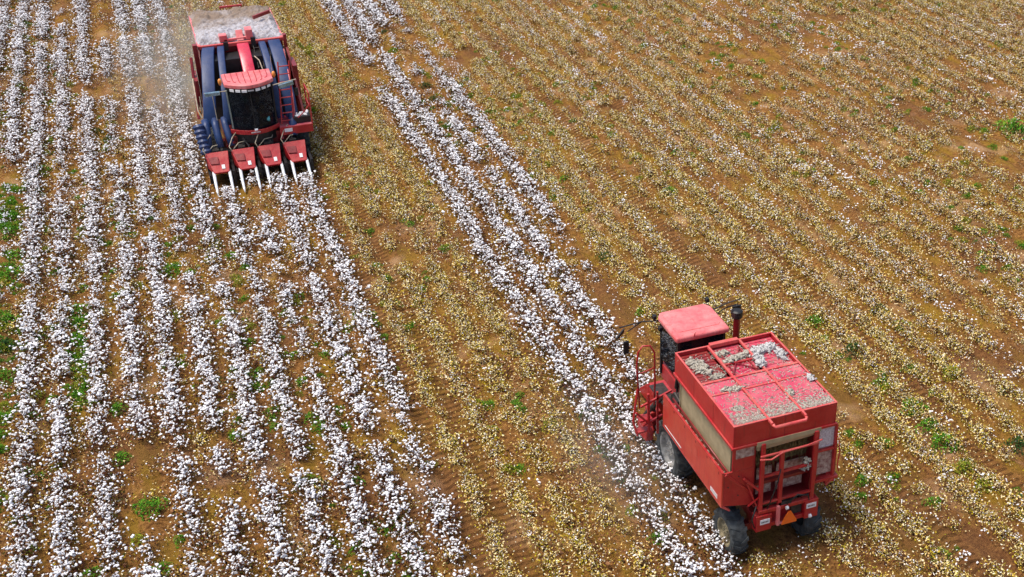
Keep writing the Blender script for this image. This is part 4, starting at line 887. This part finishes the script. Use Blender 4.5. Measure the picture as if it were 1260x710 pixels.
m = MB(); m.tube([(3.05,48.2,2.35)]+[(3.05+.2*math.cos(a),48.1+.05*math.sin(a),2.5+.18*math.sin(a)) for a in np.linspace(0,6.28,13)], .018, 6); m.beam((3.05,48.0,1.8),(3.05,48.15,2.45),.06); b1(m, 'steering_wheel', M['hose'])
m = MB(); m.lathe_x(3.52, 47.85, 2.12, [(-.12,.001),(-.12,.09),(.12,.11),(.12,.001)], 14); b1(m, 'teal_cushion', simple('teal_cloth', (.10,.42,.46), .5))
# deck, rails, ladder
m = MB(); m.box(3.97, 5.2, 47.75, 49.0, 1.62, 1.70); dk = b1(m, 'deck', paint('pink_red_deck', (.60,.04,.10), (.66,.12,.16), .3, .45), bevel=.01)
m = MB(); m.box(3.95, 5.22, 47.70, 47.745, 1.40, 1.71); b1(m, 'deck_skirt', M['red'])
m = MB(); m.box(4.12, 4.42, 47.685, 47.697, 1.52, 1.66); l_ = b1(m, 'number_plate', M['label'])
m = MB(); m.box(4.55, 5.2, 47.95, 48.5, 1.71, 1.98); b1(m, 'battery_box', M['black'], bevel=.03)
m = MB()
for i in range(26):
    vs, fs = icos(random.uniform(.03,.07), (random.uniform(4.6,5.15), random.uniform(48.0,48.5), 2.0), (1.2,1,.5), .4, 1); m.add(vs, fs)
o = m.build('lint_scraps', M['lint']); tag(o, 'white lint lying on the right deck of the far harvester', 'lint', kind='stuff')
m = MB()
for x, y in ((5.22,47.8),(5.22,48.9)): m.tube([(x,y,1.7),(x,y,2.95)], .028, 6)
m.tube([(5.22,47.8,2.95),(5.22,48.9,2.95)], .028, 6); m.tube([(5.22,47.8,2.35),(5.22,48.9,2.35)], .022, 6); m.tube([(5.22,47.8,2.5),(4.95,47.8,2.2),(4.7,47.8,2.0)], .02, 6)
b1(m, 'deck_railing', M['red'])
m = MB(); pa, pb = Vector((4.08,48.0,1.75)), Vector((4.30,48.35,4.15)); pc, pd = Vector((4.54,48.0,1.75)), Vector((4.72,48.35,4.15))
m.tube([pa, pb], .028, 6); m.tube([pc, pd], .028, 6); lad = b1(m, 'ladder', M['red'])
for i in range(8):
    u = (i+.4)/8; m = MB(); m.tube([pa.lerp(pb,u), pc.lerp(pd,u)], .024, 6); b1(m, 'rung', M['red'], lad)
m = MB(); m.tube([(4.62,48.1,1.75),(4.66,48.15,2.9),(4.78,50.3,4.0)], .022, 6); b1(m, 'ladder_handrail', M['red_fade'], smooth=True)
# mirrors, beacons, antenna
m = MB(); m.tube([(2.2,47.95,3.40),(1.40,47.85,3.44)], .022, 6); a_ = b1(m, 'mirror_arm', M['strap'])
m = MB(); m.box(1.42, 1.98, 47.78, 47.9, 3.32, 3.46); b1(m, 'mirror', simple('blue_grey_mirror', (.28,.42,.50), .15, .6), a_, bevel=.015)
m = MB(); m.tube([(3.95,47.95,3.40),(4.85,48.0,3.50)], .022, 6); a_ = b1(m, 'mirror_arm', M['strap'])
m = MB(); m.beam((4.15,47.85,3.34),(4.72,47.85,3.44),.12,.13); b1(m, 'mirror', bpy.data.materials['blue_grey_mirror'], a_)
m = MB(); m.box(4.72, 4.86, 47.8, 47.86, 2.9, 3.22); b1(m, 'mirror', M['black'], a_, bevel=.02)
for x, y, z_ in ((2.06,48.3,3.62), (4.08,48.4,3.62), (1.17,49.6,2.0)):
    m = MB(); m.tube([(x,y,z_-.1),(x,y,z_+.02),(x,y,z_+.12),(x,y,z_+.17)], [.03,.075,.07,.03], 10); b1(m, 'beacon', M['amber'], smooth=True)
m = MB(); m.tube([(4.05,48.6,3.6),(4.08,48.6,4.35)], .01, 5); b1(m, 'antenna', M['strap'])
m = MB(); m.tube([(3.8,49.2,3.5),(3.72,49.6,3.9),(3.6,50.0,3.95)], .02, 6); m.tube([(1.7,48.2,3.2),(1.72,48.15,2.2)], .015, 5); b1(m, 'hose', M['strap'])

# cotton heaped in the far basket
n1, n2 = 120, 150; xs = np.linspace(1.55, 4.94, n1); ys = np.linspace(51.21, 55.40, n2); XX, YY = np.meshgrid(xs, ys)
edge = np.minimum(np.minimum(XX-1.55, 4.94-XX)/.3, np.minimum(YY-51.21, 55.40-YY)/.3); edge = np.clip(edge, 0, 1)
ZZ = 4.10 + .34*edge**.5 + (fbm(XX, YY, .7, 81)-.5)*.34*edge + (fbm(XX, YY, .16, 83)-.5)*.16 + (vnoise(XX, YY, .05, 85)-.5)*.04
me = bpy.data.meshes.new('cotton_heap'); idx = np.arange(n1*n2).reshape(n2, n1); fs = np.stack([idx[:-1,:-1], idx[:-1,1:], idx[1:,1:], idx[1:,:-1]], -1).reshape(-1,4)
me.from_pydata(np.stack([XX,YY,ZZ],-1).reshape(-1,3).tolist(), [], fs.tolist()); me.shade_smooth()
m_, t, b = mat('heaped_cotton'); tc = N(t,'ShaderNodeTexCoord'); ns = N(t,'ShaderNodeTexNoise', Scale=1.1, Detail=6, Roughness=.7); n3 = N(t,'ShaderNodeTexNoise', Scale=9, Detail=6, Roughness=.7)
for q in (ns, n3): t.links.new(tc.outputs['Object'], q.inputs['Vector'])
sx = N(t,'ShaderNodeSeparateXYZ'); t.links.new(tc.outputs['Object'], sx.inputs[0])
old = math_(t,'ADD', ramp(t, sx.outputs[1], 51.9, 54.3), math_(t,'MULTIPLY', math_(t,'SUBTRACT', ns.outputs[0], .5), 2.2)); old = ramp(t, old, .2, 1)
c_ = mixrgb(t, old, (.50,.49,.53), (.28,.21,.16)); c_ = mixrgb(t, math_(t,'MULTIPLY', ramp(t, n3.outputs[0], .46, .62), .7), c_, (.22,.17,.15))
t.links.new(c_, b.inputs['Base Color']); b.inputs['Roughness'].default_value = .95; b.inputs['Specular IOR Level'].default_value = .1
bp = N(t,'ShaderNodeBump', Strength=.9, Distance=.06); t.links.new(n3.outputs[0], bp.inputs['Height']); t.links.new(bp.outputs[0], b.inputs['Normal'])
me.materials.append(m_); o = bpy.data.objects.new('cotton_heap', me); C.objects.link(o); tag(o, 'heap of picked white and greyish cotton filling the basket of the far harvester', 'cotton heap')

# ---------------------------------------------------------------- dust thrown up by the machines
def dust(label, c, rad, dens):
    b = bmesh.new(); bmesh.ops.create_icosphere(b, subdivisions=3, radius=1); me = bpy.data.meshes.new('dust_cloud'); b.to_mesh(me); b.free()
    o = bpy.data.objects.new('dust_cloud', me); C.objects.link(o); o.location = c; o.scale = rad
    m = bpy.data.materials.new('dust'); m.use_nodes = True; t = m.node_tree; t.nodes.remove(t.nodes['Principled BSDF'])
    v = t.nodes.new('ShaderNodeVolumePrincipled'); v.inputs['Color'].default_value = (.99, .93, .83, 1); v.inputs['Anisotropy'].default_value = 0
    tc = N(t, 'ShaderNodeTexCoord'); ln = N(t, 'ShaderNodeVectorMath', operation='LENGTH'); t.links.new(tc.outputs['Object'], ln.inputs[0])
    fall = math_(t, 'POWER', ramp(t, ln.outputs['Value'], 1, .1), 1.5); ns = N(t, 'ShaderNodeTexNoise', Scale=2.2, Detail=3); t.links.new(tc.outputs['Object'], ns.inputs['Vector'])
    d = math_(t, 'MULTIPLY', math_(t, 'MULTIPLY', fall, ramp(t, ns.outputs[0], .3, .7)), dens); t.links.new(d, v.inputs['Density'])
    t.links.new(v.outputs[0], t.nodes['Material Output'].inputs['Volume']); me.materials.append(m); tag(o, label, 'dust', kind='stuff')
dust('thin dust drifting behind the far harvester', (1.2, 57.5, 1.0), (4.2, 12, 2.4), .24)
dust('faint dust blown out on the left of the near harvester', (8.9, 24.2, .8), (1.7, 4.4, 1.3), .18)
